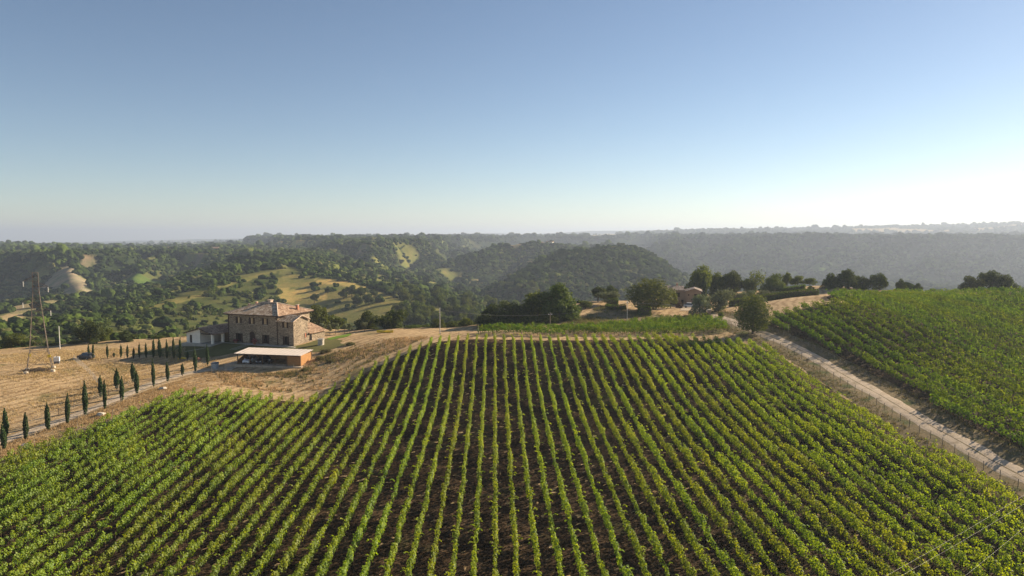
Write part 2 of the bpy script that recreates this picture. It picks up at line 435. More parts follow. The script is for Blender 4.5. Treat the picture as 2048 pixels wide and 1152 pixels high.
M['blue_grey'] = simple("dark_grey_plastic", (0.09, 0.10, 0.115), 0.6, 0.3)
M['tyre'] = simple("black_rubber", (0.02, 0.02, 0.02), 0.8, 0.1)
M['car_white'] = simple("white_car_paint", (0.72, 0.74, 0.76), 0.25, 0.5, 0, 0.03)
M['car_dark'] = simple("dark_car_paint", (0.025, 0.03, 0.04), 0.25, 0.5, 0, 0.03)
M['car_grey'] = simple("grey_car_paint", (0.05, 0.05, 0.055), 0.45, 0.5, 0, 0.03)
M['lamp'] = simple("headlight_glass", (0.75, 0.75, 0.72), 0.15, 0.6, 0, 0.03)
M['stone_block'] = simple("pale_stone", (0.50, 0.44, 0.35), 0.95, 0.1, 0, 0.2, 2.0)
def _glass():
    m, nt, out = mat("dark_glass")
    pbsdf(nt, out, (0.02, 0.025, 0.03), 0.08, None, spec=0.6)
    return m
M['glass'] = _glass()
def _stone():
    m, nt, out = mat("rubble_stone_wall")
    tc = N(nt, "ShaderNodeTexCoord")
    mpn = N(nt, "ShaderNodeMapping"); mpn.inputs['Scale'].default_value = (3.0, 3.0, 6.0)
    nt.links.new(tc.outputs['Object'], mpn.inputs[0])
    v = N(nt, "ShaderNodeTexVoronoi"); v.inputs['Scale'].default_value = 1.0; nt.links.new(mpn.outputs[0], v.inputs[0])
    ve = N(nt, "ShaderNodeTexVoronoi"); ve.feature = 'DISTANCE_TO_EDGE'; ve.inputs['Scale'].default_value = 1.0; nt.links.new(mpn.outputs[0], ve.inputs[0])
    sep = N(nt, "ShaderNodeSeparateColor"); nt.links.new(v.outputs['Color'], sep.inputs[0])
    r = ramp(nt, sep.outputs[0], [(0.0, (0.16, 0.125, 0.09)), (0.4, (0.30, 0.24, 0.175)), (0.75, (0.42, 0.335, 0.245)), (1.0, (0.56, 0.46, 0.34))])
    e = ramp(nt, ve.outputs[0], [(0.02, (0, 0, 0)), (0.09, (1, 1, 1))])
    c = mixc(nt, e.outputs[0], (0.34, 0.28, 0.21), r.outputs[0])
    n = noise_node(nt, 0.35, 5, 0.6, tc.outputs['Object'])
    rn = ramp(nt, n.outputs[0], [(0.3, (0.72, 0.70, 0.68)), (0.7, (1.1, 1.06, 1.0))])
    c = mixc(nt, 1.0, c, rn.outputs[0], 'MULTIPLY')
    h = mathn(nt, 'ADD', e.outputs[0], sep.outputs[1])
    pbsdf(nt, out, c, 0.95, h, 0.8, 0.05, 0.1)
    return m
M['stone'] = _stone()
def _roof(name, a, b, c_, d_):
    m, nt, out = mat(name)
    tc = N(nt, "ShaderNodeTexCoord")
    mpn = N(nt, "ShaderNodeMapping"); mpn.inputs['Scale'].default_value = (3.6, 2.2, 1.0)
    nt.links.new(tc.outputs['Object'], mpn.inputs[0])
    v = N(nt, "ShaderNodeTexVoronoi"); v.inputs['Scale'].default_value = 1.0; v.voronoi_dimensions = '2D'; nt.links.new(mpn.outputs[0], v.inputs[0])
    sep = N(nt, "ShaderNodeSeparateColor"); nt.links.new(v.outputs['Color'], sep.inputs[0])
    n = noise_node(nt, 0.8, 5, 0.65, tc.outputs['Object'])
    f = mathn(nt, 'MULTIPLY_ADD', sep.outputs[0], 0.6); nt.links.new(mathn(nt, 'MULTIPLY', n.outputs[0], 0.5), nt.nodes[-2].inputs[2])
    r = ramp(nt, f, [(0.15, a), (0.45, b), (0.7, c_), (0.95, d_)])
    pbsdf(nt, out, r.outputs[0], 0.92, sep.outputs[1], 0.9, 0.10, 0.1)
    return m
M['roof'] = _roof("weathered_clay_tiles", (0.17, 0.108, 0.068), (0.36, 0.25, 0.165), (0.52, 0.40, 0.28), (0.68, 0.58, 0.45))
M['roof_grey'] = _roof('greyed_clay_tiles', (0.10, 0.075, 0.06), (0.20, 0.155, 0.125), (0.30, 0.24, 0.20), (0.40, 0.34, 0.29))
M['roof_red'] = _roof("red_clay_tiles", (0.13, 0.08, 0.052), (0.26, 0.165, 0.105), (0.37, 0.245, 0.16), (0.50, 0.37, 0.265))
def _wood(name, c, dark):
    m, nt, out = mat(name)
    tc = N(nt, "ShaderNodeTexCoord")
    mpn = N(nt, "ShaderNodeMapping"); mpn.inputs['Scale'].default_value = (0.6, 0.6, 7.0)
    nt.links.new(tc.outputs['Object'], mpn.inputs[0])
    n = noise_node(nt, 1.5, 6, 0.6, mpn.outputs[0])
    r = ramp(nt, n.outputs[0], [(0.3, dark), (0.65, c)])
    pbsdf(nt, out, r.outputs[0], 0.8, n.outputs[0], 0.3, 0.02, 0.15)
    return m
M['orange_wood'] = _wood("orange_timber", (0.42, 0.22, 0.085), (0.29, 0.14, 0.05))
M['grey_wood'] = _wood("dark_timber", (0.17, 0.10, 0.055), (0.09, 0.055, 0.03))
def _hill():
    m, nt, out = mat("hill_ground")
    at = N(nt, "ShaderNodeAttribute"); at.attribute_name = 'tint'
    g = N(nt, "ShaderNodeNewGeometry")
    n = noise_node(nt, 0.06, 8, 0.68, g.outputs['Position'])
    n2 = noise_node(nt, 0.6, 5, 0.7, g.outputs['Position'])
    r = ramp(nt, n.outputs[0], [(0.34, (0.62, 0.80, 0.60)), (0.5, (0.95, 1.0, 0.9)), (0.66, (1.25, 1.12, 1.02))])
    r2 = ramp(nt, n2.outputs[0], [(0.3, (0.7, 0.74, 0.66)), (0.7, (1.22, 1.18, 1.12))])
    c = mixc(nt, 1.0, at.outputs['Color'], r.outputs[0], 'MULTIPLY')
    c = mixc(nt, 1.0, c, r2.outputs[0], 'MULTIPLY')
    pbsdf(nt, out, c, 1.0, n2.outputs[0], 0.6, 1.0, 0.0)
    return m
M['hill'] = _hill()

# ------------------------------------------------------------------ object helpers
def link(o, parent=None):
    COL.objects.link(o)
    if parent is not None: o.parent = parent
    return o
def tag(o, label=None, cat=None, group=None, kind=None):
    if label: o['label'] = label
    if cat: o['category'] = cat
    if group: o['group'] = group
    if kind: o['kind'] = kind
    return o
def thing(name, label, cat, loc=(0, 0, 0), rotz=0.0, group=None):
    o = bpy.data.objects.new(name, None)
    o.empty_display_size = 0.5
    link(o); o.location = loc; o.rotation_euler = (0, 0, rotz)
    return tag(o, label, cat, group)
def np_mesh(name, V, F, m, rndv=None, smooth=False, tint=None):
    me = bpy.data.meshes.new(name)
    V = np.asarray(V, np.float32); F = np.asarray(F, np.int32)
    k = F.shape[1]
    me.vertices.add(len(V)); me.vertices.foreach_set('co', V.ravel())
    me.loops.add(F.size); me.loops.foreach_set('vertex_index', F.ravel())
    me.polygons.add(len(F)); me.polygons.foreach_set('loop_start', np.arange(0, F.size, k, dtype=np.int32))
    if smooth: me.polygons.foreach_set('use_smooth', np.ones(len(F), bool))
    me.materials.append(m)
    if rndv is not None:
        a = me.attributes.new('rnd', 'FLOAT', 'FACE'); a.data.foreach_set('value', np.asarray(rndv, np.float32))
    if tint is not None:
        a = me.attributes.new('tint', 'FLOAT_COLOR', 'POINT')
        a.data.foreach_set('color', np.c_[tint, np.ones(len(tint))].astype(np.float32).ravel())
    me.update(calc_edges=True)
    return me
def obj(name, me, parent=None):
    return link(bpy.data.objects.new(name, me), parent)
def copy_tree(o, parent=None):
    c = o.copy(); COL.objects.link(c)
    if parent is not None: c.parent = parent
    for ch in list(o.children):
        copy_tree(ch, c)
    return c

class MB:
    def __init__(self): self.v = []; self.f = []
    def quad(self, *p):
        i = len(self.v); self.v += [tuple(q) for q in p]; self.f.append(tuple(range(i, i + len(p)))); return self
    def hexa(self, b, t):                          # four bottom, four top, counter-clockwise from above
        i = len(self.v); self.v += [tuple(q) for q in b] + [tuple(q) for q in t]
        self.f += [(i + 3, i + 2, i + 1, i), (i + 4, i + 5, i + 6, i + 7)] + [(i + k, i + (k + 1) % 4, i + 4 + (k + 1) % 4, i + 4 + k) for k in range(4)]
        return self
    def box(self, x0, x1, y0, y1, z0, z1):
        return self.hexa([(x0, y0, z0), (x1, y0, z0), (x1, y1, z0), (x0, y1, z0)], [(x0, y0, z1), (x1, y0, z1), (x1, y1, z1), (x0, y1, z1)])
    def tube(self, a, b, r0, r1=None, n=6, cap=True):
        r1 = r0 if r1 is None else r1
        a = Vector(a); b = Vector(b); d = (b - a)
        if d.length < 1e-6: return self
        q = d.to_track_quat('Z', 'Y'); i = len(self.v)
        for c, r in ((a, r0), (b, r1)):
            for k in range(n):
                w = q @ Vector((math.cos(2 * math.pi * k / n) * r, math.sin(2 * math.pi * k / n) * r, 0))
                self.v.append(tuple(c + w))
        for k in range(n):
            self.f.append((i + k, i + (k + 1) % n, i + n + (k + 1) % n, i + n + k))
        if cap:
            self.f.append(tuple(i + n - 1 - k for k in range(n))); self.f.append(tuple(i + n + k for k in range(n)))
        return self
    def prism(self, prof, y0, y1):                 # profile (x, z) extruded along y
        i = len(self.v); n = len(prof)
        self.v += [(x, y0, z) for x, z in prof] + [(x, y1, z) for x, z in prof]
        self.f.append(tuple(range(i, i + n))); self.f.append(tuple(i + 2 * n - 1 - k for k in range(n)))
        for k in range(n):
            self.f.append((i + k, i + n + k, i + n + (k + 1) % n, i + (k + 1) % n))
        return self
    def lathe(self, prof, n=12, c=(0, 0)):
        i = len(self.v)
        for r, z in prof:
            for k in range(n): self.v.append((c[0] + r * math.cos(2 * math.pi * k / n), c[1] + r * math.sin(2 * math.pi * k / n), z))
        for j in range(len(prof) - 1):
            for k in range(n):
                self.f.append((i + j * n + k, i + j * n + (k + 1) % n, i + (j + 1) * n + (k + 1) % n, i + (j + 1) * n + k))
        self.f.append(tuple(i + (len(prof) - 1) * n + k for k in range(n)))
        return self
    def mesh(self, name, m, smooth=False):
        me = bpy.data.meshes.new(name); me.from_pydata(self.v, [], self.f); me.materials.append(m)
        bm = bmesh.new(); bm.from_mesh(me); bmesh.ops.recalc_face_normals(bm, faces=bm.faces); bm.to_mesh(me); bm.free()
        if smooth:
            for p in me.polygons: p.use_smooth = True
        me.update(); return me
    def build(self, name, m, parent=None, smooth=False):
        return obj(name, self.mesh(name, m, smooth), parent)

ONES = ["", "first", "second", "third", "fourth", "fifth", "sixth", "seventh", "eighth", "ninth", "tenth", "eleventh", "twelfth", "thirteenth",
        "fourteenth", "fifteenth", "sixteenth", "seventeenth", "eighteenth", "nineteenth"]
TENS = ["", "", "twenty", "thirty", "forty", "fifty", "sixty", "seventy", "eighty", "ninety"]
TENTH = ["", "", "twentieth", "thirtieth", "fortieth", "fiftieth", "sixtieth", "seventieth", "eightieth", "ninetieth"]
def ordinal(n):
    if n < 20: return ONES[n]
    return TENTH[n // 10] if n % 10 == 0 else TENS[n // 10] + "-" + ONES[n % 10]

# ------------------------------------------------------------------ fields of the far hills, as plan polygons
def fpoly(L):
    return [Gxy(a, b, d0=200.0, far=True) for a, b in L]
C_WOOD = (0.030, 0.040, 0.018)
C_SCRUB = (0.085, 0.090, 0.034)
C_GOLD = (0.46, 0.32, 0.125)
C_GOLDG = (0.225, 0.190, 0.072)
C_GREEN = (0.085, 0.125, 0.035)
C_EARTH = (0.31, 0.245, 0.185)
C_CLEAR = (0.20, 0.185, 0.068)
C_CLIFF = (0.20, 0.155, 0.11)
C_TAN = (0.36, 0.265, 0.16)
FIELDS = [   # name, colour, outline on the photo, share of trees kept
 ('meadow', C_GOLDG, [(552,556),(600,552),(640,556),(690,562),(745,578),(790,592),(815,606),(800,622),(770,640),(720,645),(640,640),(560,605),(545,580)], 0.03),
 ('gold', C_GOLD, [(545,575),(600,580),(655,590),(662,597),(620,596),(570,606),(550,602)], 0.0),
 ('gold2', C_GOLD, [(628,558),(690,563),(740,578),(735,586),(690,575),(640,568)], 0.0),
 ('gold3', C_GOLDG, [(600,602),(690,612),(740,632),(700,640),(620,622)], 0.05),
 ('spur', C_SCRUB, [(150,648),(230,632),(350,604),(480,560),(548,540),(552,610),(545,660),(380,680),(200,680),(150,668)], 0.30),
 ('crestline', C_GOLDG, [(270,618),(350,601),(440,572),(500,552),(545,541),(545,547),(480,563),(360,608),(290,625)], 0.05),
 ('green', C_GREEN, [(248,562),(300,556),(338,557),(350,564),(310,574),(270,578)], 0.0),
 ('scar', C_EARTH, [(122,533),(142,528),(165,548),(180,575),(178,592),(160,582),(140,585),(125,572),(95,582),(88,570),(92,556)], 0.0),
 ('terrace', C_TAN, [(0,632),(40,610),(80,602),(122,601),(105,612),(60,626),(30,640),(0,642)], 0.02),
 ('terrace2', C_GOLDG, [(0,562),(30,558),(58,556),(30,568),(0,574)], 0.05),
 ('plateau_gold', C_GOLD, [(545,486),(612,486),(612,494),(590,498),(560,496)], 0.03),
 ('plateau_mix', C_GOLDG, [(240,488),(400,484),(400,500),(320,506),(250,503)], 0.35),
 ('pasture', C_GOLDG, [(852,572),(880,562),(930,540),(962,526),(985,524),(950,540),(900,560),(905,568),(860,578)], 0.02),
 ('slope_gold', C_TAN, [(905,578),(940,564),(960,560),(930,580)], 0.2),
 ('right_field', C_TAN, [(1700,457),(1790,456),(1900,461),(1900,465),(1760,463),(1700,462)], 0.0),
 ('right_field2', C_TAN, [(1925,458),(2048,448),(2048,452),(1960,461)], 0.0),
 ('mid_field', C_TAN, [(1160,470),(1230,468),(1240,472),(1180,475)], 0.05),
 ('valley_green', C_GREEN, [(1600,540),(1650,528),(1660,532),(1640,540),(1610,548)], 0.0),
]
FIELD_XY = [(n, c, fpoly(L), k) for n, c, L, k in FIELDS]
CLIFFS = [(390,516,14,5),(176,521,8,4),(722,500,10,12),(700,512,18,10),(1065,525,14,10),(1030,492,20,4)]
CLIFF_XY = [(*Gxy(a, b, d0=300.0, far=True), w, h) for a, b, w, h in CLIFFS]

def hill_tint(x, y):
    n = fbm(x / 35, y / 35, 61, 4)
    gp = np.clip((-fbm(x / 45, y / 45, 12, 3) - .12) / .35, 0, 1)[:, None] * np.clip((-.02 - x / np.maximum(y, 1)) / .08, .0, 1)[:, None]
    t = np.array(C_WOOD) * (1 - gp) + np.array(C_CLEAR) * gp
    keep = np.ones(len(x))
    jx = x + 9 * fbm(x / 22, y / 22, 71, 3) * np.clip(y / 700, 0.4, 3); jy = y + 16 * fbm(x / 22, y / 22, 72, 3) * np.clip(y / 700, 0.4, 3)
    for nme, c, poly, k in FIELD_XY:
        m = in_poly(jx, jy, poly)
        t[m] = c; keep[m] = k
    for cx, cy, w, h in CLIFF_XY:
        rx = w * cy / FPX
        m = ((jx - cx) / rx) ** 2 + ((jy - cy) / 12.0) ** 2 < 1
        t[m] = C_CLIFF; keep[m] = 0.0
    return t, keep

# ------------------------------------------------------------------ ground sheets
def polar_sheet(name, a0, a1, na, rs, zf):
    A = np.linspace(a0, a1, na)
    aa, rr = np.meshgrid(A, rs)
    x = np.sin(aa) * rr; y = np.cos(aa) * rr
    z = zf(x, y)
    V = np.c_[x.ravel(), y.ravel(), z.ravel()]
    nr = len(rs)
    i = np.arange((nr - 1) * na).reshape(nr - 1, na)[:, :-1].ravel()
    F = np.c_[i, i + 1, i + na + 1, i + na]
    return V, F
V, F = polar_sheet('ground', math.radians(-64), math.radians(64), 420, np.geomspace(8, 285, 300), full_z)
tag(obj('ground', np_mesh('ground', V, F, M['dry'], smooth=True)), kind='structure')
V, F = polar_sheet('hills', math.radians(-52), math.radians(52), 560, np.r_[np.geomspace(284, 2600, 250), np.geomspace(2620, 15000, 50)], full_z)
V[:560, 2] -= 0.15
tint, _k = hill_tint(V[:, 0], V[:, 1])
tag(obj('hills', np_mesh('hills', V, F, M['hill'], smooth=True, tint=tint)), kind='structure')

def densify(poly, step=1.5, jit=0.35, seed=1):
    out = []
    n = len(poly)
    for i in range(n):
        a = np.array(poly[i]); b = np.array(poly[(i + 1) % n])
        k = max(1, int(np.linalg.norm(b - a) / step))
        for j in range(k):
            out.append(a + (b - a) * j / k)
    out = np.array(out)
    if jit > 0:
        out[:, 0] += jit * 2 * fbm(out[:, 0] / 3, out[:, 1] / 3, 80 + seed, 3)
        out[:, 1] += jit * 2 * fbm(out[:, 0] / 3 + 40, out[:, 1] / 3, 90 + seed, 3)
    return [tuple(p) for p in out]
def sheet(name, poly, m, res=1.0, lift=0.06, jit=0.35, rough=0.0, seed=1):
    pl = densify(poly, 1.5, jit, seed)
    xs = [p[0] for p in pl]; ys = [p[1] for p in pl]
    gx = np.arange(min(xs) - res, max(xs) + 2 * res, res); gy = np.arange(min(ys) - res, max(ys) + 2 * res, res)
    X, Y = np.meshgrid(gx, gy); nx = len(gx)
    ins = in_poly(X.ravel(), Y.ravel(), pl)
    i = np.arange((len(gy) - 1) * nx).reshape(len(gy) - 1, nx)[:, :-1].ravel()
    F = np.c_[i, i + 1, i + nx + 1, i + nx]
    F = F[ins[F].any(1)]
    used, inv = np.unique(F.ravel(), return_inverse=True)
    F = inv.reshape(F.shape)
    x = X.ravel()[used]; y = Y.ravel()[used]; s = ins[used]
    d, qx, qy, _ = near_seg(x[~s], y[~s], pl)
    x[~s] = qx; y[~s] = qy
    z = near_z(x, y) + lift
    if rough:
        z[s] += rough * npr.normal(size=s.sum())
    return tag(obj(name, np_mesh(name, np.c_[x, y, z], F, m, smooth=True)), kind='structure')
def ribbon(name, pts, m, width, lift=0.08, nw=5, step=1.2, jit=0.2):
    p = np.array(pts); s = np.r_[0, np.cumsum(np.linalg.norm(np.diff(p, axis=0), axis=1))]
    n = int(s[-1] / step) + 2; t = np.linspace(0, s[-1], n)
    # smooth the line
    cx = np.interp(t, s, p[:, 0]); cy = np.interp(t, s, p[:, 1])
    for _ in range(6):
        cx[1:-1] = (cx[:-2] + 2 * cx[1:-1] + cx[2:]) / 4; cy[1:-1] = (cy[:-2] + 2 * cy[1:-1] + cy[2:]) / 4
    tx = np.gradient(cx); ty = np.gradient(cy); L = np.hypot(tx, ty); nxv, nyv = -ty / L, tx / L
    w = np.linspace(-0.5, 0.5, nw)
    ww = width * w[None, :] + (jit * fbm(t / 3, t * 0, 55, 3))[:, None] * np.sign(w)[None, :]
    X = cx[:, None] + nxv[:, None] * ww; Y = cy[:, None] + nyv[:, None] * ww
    Z = near_z(X, Y) + lift
    Z[:, 0] -= lift; Z[:, -1] -= lift
    i = np.arange((n - 1) * nw).reshape(n - 1, nw)[:, :-1].ravel()
    F = np.c_[i, i + nw, i + nw + 1, i + 1]
    return tag(obj(name, np_mesh(name, np.c_[X.ravel(), Y.ravel(), Z.ravel()], F, m, smooth=True)), kind='structure'), list(zip(cx, cy))

# vineyard outlines, read off the photograph and dropped onto the ground
MAIN_PX = [(0,930),(100,892),(200,852),(300,815),(360,795),(405,788),(480,793),(560,802),(625,805),(668,780),(725,751),(785,721),(835,698),(878,684),(960,679),(1100,682),(1250,680),(1340,677),
           (1440,686),(1509,692),(1585,728),(1651,768),(1730,820),(1796,872),(1895,920),(1961,958),(2047,1003)]
MAIN = [(-100, 44), (-92, 70)] + [Gxy(a, b) for a, b in MAIN_PX] + [(75, 60), (78, 44)]
RIGHT_PX = [(1535,652),(1547,634),(1600,618),(1690,605),(1700,603),(1655,598),(1655,592),(1800,588),(2048,584)]
RIGHT_ROAD_PX = [(2047,900),(1960,862),(1928,846),(1796,774),(1664,705)]
RIGHT = [Gxy(a, b) for a, b in RIGHT_PX] + [(205, 205), (150, 80), (78, 62)] + [Gxy(a, b) for a, b in RIGHT_ROAD_PX]
CREST_PX = [(956,674),(1100,673),(1250,672),(1330,671),(1466,671),(1458,650),(1405,639),(1330,645),(1200,656),(1080,661),(956,665)]
CREST = [Gxy(a, b) for a, b in CREST_PX]
sheet('vineyard_soil', MAIN, M['soil'], 0.5, 0.07, 0.5, 0.045, 1)
sheet('vineyard_soil', RIGHT, M['soil'], 1.0, 0.07, 0.5, 0.04, 2)

ROAD_PX = [(1405,628),(1430,633),(1515,664),(1631,716),(1746,783),(1862,853),(1977,919),(2047,955)]
ROAD = [Gxy(a, b) for a, b in ROAD_PX]
dx, dy = ROAD[-1][0] - ROAD[-2][0], ROAD[-1][1] - ROAD[-2][1]
ROAD.append((ROAD[-1][0] + dx * 6, ROAD[-1][1] + dy * 6))
_, ROADC = ribbon('verge', ROAD, M['verge'], 11.0, 0.05, 9, 1.2, 0.8)
ribbon('gravel_road', ROAD, M['gravel'], 3.6, 0.10, 7, 1.2, 0.38)
ribbon('road_grass_strip', ROAD, M['verge'], 0.65, 0.13, 3, 0.8, 0.42)
LANE_PX = [(0,884),(60,862),(120,842),(200,812),(240,794),(300,768),(340,755),(380,744),(430,737),(470,737)]
LANE = [Gxy(a, b) for a, b in LANE_PX]
LANE = [(LANE[0][0] * 2 - LANE[3][0], LANE[0][1] * 2 - LANE[3][1])] + LANE
_, LANEC = ribbon('gravel_lane', LANE, M['gravel'], 3.0, 0.08, 7, 1.2, 0.3)
ribbon('lane_grass_strip', LANE, M['verge'], 0.40, 0.11, 3, 0.8, 0.25)

# ------------------------------------------------------------------ leaves
def leaf_quads(C, Nrm, size, rg, aspect=0.8):
    """kite-shaped leaves at points C facing Nrm"""
    n = len(C)
    Nrm = Nrm / (np.linalg.norm(Nrm, axis=1, keepdims=True) + 1e-9)
    a = rg.normal(size=(n, 3))
    t = np.cross(Nrm, a); t /= np.linalg.norm(t, axis=1, keepdims=True) + 1e-9
    b = np.cross(Nrm, t)
    s = np.asarray(size)[:, None]
    V = np.stack([C - t * s * 0.5, C + b * s * 0.5 * aspect - t * s * 0.05, C + t * s * 0.5, C - b * s * 0.5 * aspect - t * s * 0.05], 1).reshape(-1, 3)
    F = np.arange(n * 4).reshape(n, 4)
    return V, F
def crown_mesh(name, m, seed, blobs, n, leaf, spread=0.25, fill=0.25, squash=1.0, bottom=0.0, tilt=0.75):
    """crown in a unit box: width 1, height 0..1"""
    rg = np.random.default_rng(seed)
    B = np.array(blobs)             # x, y, z, r (z radius = r*squash)
    w = B[:, 3] ** 2; w /= w.sum()
    k = rg.choice(len(B), n, p=w)
    d = rg.normal(size=(n, 3)); d /= np.linalg.norm(d, axis=1, keepdims=True)
    rad = np.where(rg.random(n) < fill, rg.random(n) ** 0.5 * 0.8, 1 + spread * 0.5 * rg.normal(size=n))
    sub = 1 + 0.16 * np.sin(d[:, 0] * 7 + k) * np.sin(d[:, 1] * 6 + 2 * k) + 0.10 * np.sin(d[:, 2] * 9 + k)
    r = B[k, 3] * rad * sub
    C = B[k, :3] + d * r[:, None] * np.array([1, 1, squash])
    ok = C[:, 2] > bottom
    C = C[ok]; d = d[ok]
    nn = d * tilt + rg.normal(size=d.shape) * 0.55 + np.array([0, 0, 0.15])
    V, F = leaf_quads(C, nn, leaf * (0.6 + 0.8 * rg.random(len(C))), rg)
    # clumps share a tone
    tone = 0.5 + 0.5 * np.sin(C[:, 0] * 19 + seed) * np.sin(C[:, 1] * 17) * np.sin(C[:, 2] * 15 + seed)
    rv = np.clip(0.45 * tone + 0.55 * rg.random(len(C)) ** 1.3, 0, 1)
    return np_mesh(name, V, F, m, rv)
def blob_set(seed, n, core=0.33, flat=1.0, lean=0.0):
    rg = np.random.default_rng(seed)
    out = [(0, 0, 0.50, core * .86)]
    for i in range(n):
        a = 2 * math.pi * (i + rg.random() * 0.7) / n * 1.0
        z = 0.18 + 0.66 * rg.random()
        rr = (0.39 - 0.22 * abs(z - 0.42)) * (0.65 + 0.5 * rg.random())
        out.append((math.cos(a) * rr, math.sin(a) * rr, z, 0.09 + 0.12 * rg.random()))
    out.append((lean, 0, 0.80, 0.18))
    return out
def trunk_mesh(name, seed, h=0.5, r=0.035):
    rg = random.Random(seed); mb = MB()
    top = (rg.uniform(-.04, .04), rg.uniform(-.04, .04), h)
    mid = (rg.uniform(-.02, .02), rg.uniform(-.02, .02), h * 0.5)
    mb.tube((0, 0, -0.08), mid, r * 1.15, r * 0.85, 7); mb.tube(mid, top, r * 0.85, r * 0.6, 7)
    for i in range(5):
        a = i * 1.257 + rg.random(); s = rg.uniform(0.14, 0.26)
        st = (mid[0] * .3 + top[0] * .7, mid[1] * .3 + top[1] * .7, h * rg.uniform(0.6, 0.95))
        mb.tube(st, (math.cos(a) * s, math.sin(a) * s, h + rg.uniform(0.05, 0.25)), r * 0.45, r * 0.15, 5)
    return mb.mesh(name, M['bark'])
CROWNS = {}
def crowns(kind):
    if kind in CROWNS: return CROWNS[kind]
    L = []
    for s in range(4):
        if kind == 'oak': me = crown_mesh('crown', M['leaf_oak'], 100 + s, blob_set(s, 11), 5200, 0.052, 0.22, 0.22)
        elif kind == 'dark': me = crown_mesh('crown', M['leaf_dark'], 130 + s, blob_set(20 + s, 10, 0.36), 5600, 0.050, 0.16, 0.2)
        elif kind == 'bright': me = crown_mesh('crown', M['leaf_bright'], 160 + s, blob_set(40 + s, 10, 0.36), 5200, 0.050, 0.18, 0.2)
        elif kind == 'olive': me = crown_mesh('crown', M['leaf_olive'], 190 + s, blob_set(60 + s, 9, 0.30), 2600, 0.062, 0.3, 0.25)
        elif kind == 'round': me = crown_mesh('crown', M['leaf_round'], 220 + s, [(0, 0, 0.52, 0.46), (0.06, 0, 0.40, 0.42), (-0.08, 0.05, 0.42, 0.40), (0.05, 0.05, 0.72, 0.27)], 6500, 0.044, 0.12, 0.15)
        elif kind == 'bush': me = crown_mesh('crown', M['leaf_oak'], 250 + s, blob_set(80 + s, 7, 0.36), 420, 0.15, 0.2, 0.1)
        elif kind == 'bushl': me = crown_mesh('crown', M['leaf_bright'], 280 + s, blob_set(90 + s, 7, 0.36), 420, 0.15, 0.2, 0.1)
        elif kind == 'shrub': me = crown_mesh('crown', M['leaf_oak'], 310 + s, [(0, 0, 0.35, 0.42), (0.18, 0, 0.5, 0.3), (-0.2, 0.1, 0.45, 0.32), (0, -0.15, 0.55, 0.3)], 2200, 0.075, 0.25, 0.15)
        elif kind == 'weedy': me = crown_mesh('crown', M['weed'], 340 + s, [(0, 0, 0.3, 0.42), (0.18, 0, 0.4, 0.3), (-0.2, 0.1, 0.4, 0.32)], 700, 0.12, 0.35, 0.2)
        elif kind == 'thin': me = crown_mesh('crown', M['leaf_oak'], 370 + s, blob_set(110 + s, 12, 0.25), 900, 0.06, 0.5, 0.3)
        elif kind == 'topiary': me = crown_mesh('crown', M['leaf_red'], 400 + s, [(0, 0, 0.5, 0.47)], 1500, 0.09, 0.06, 0.05)
        L.append(me)
    CROWNS[kind] = L
    return L
TRUNKS = [trunk_mesh('trunk', s) for s in range(4)]
TCOUNT = [0]
def tree(name, kind, label, cat, x, y, z, w, h, group=None, trunk_h=0.18, rot=None):
    """a tree that stands at x, y, z: trunk and crown; crown width w, total height h"""
    TCOUNT[0] += 1
    i = TCOUNT[0]
    t = thing(name, label, cat, (x, y, z), rnd.uniform(0, 6.28) if rot is None else rot, group)
    cr = obj('crown', crowns(kind)[i % 4], t)
    z0 = trunk_h * h - (0.23 * h if trunk_h < 0.08 and kind not in ('shrub', 'weedy') else 0)
    cr.location = (0, 0, z0); cr.scale = (w, w, h - z0)
    tr = obj('trunk', TRUNKS[i % 4], t)
    tr.scale = (w * 0.9, w * 0.9, h)
    return t
def tree_px(name, kind, label, cat, px, top, wpx, d, group=None, trunk_h=0.16):
    """tree seen at column px with its top at row top, wpx wide, d metres out"""
    x = P(px, 500, d)[0]
    z = fz(x, d) - 0.1
    zt = P(px, top, d)[2]
    return tree(name, kind, label, cat, x, d, z, wpx * d / FPX, max(1.0, zt - z), group, trunk_h)

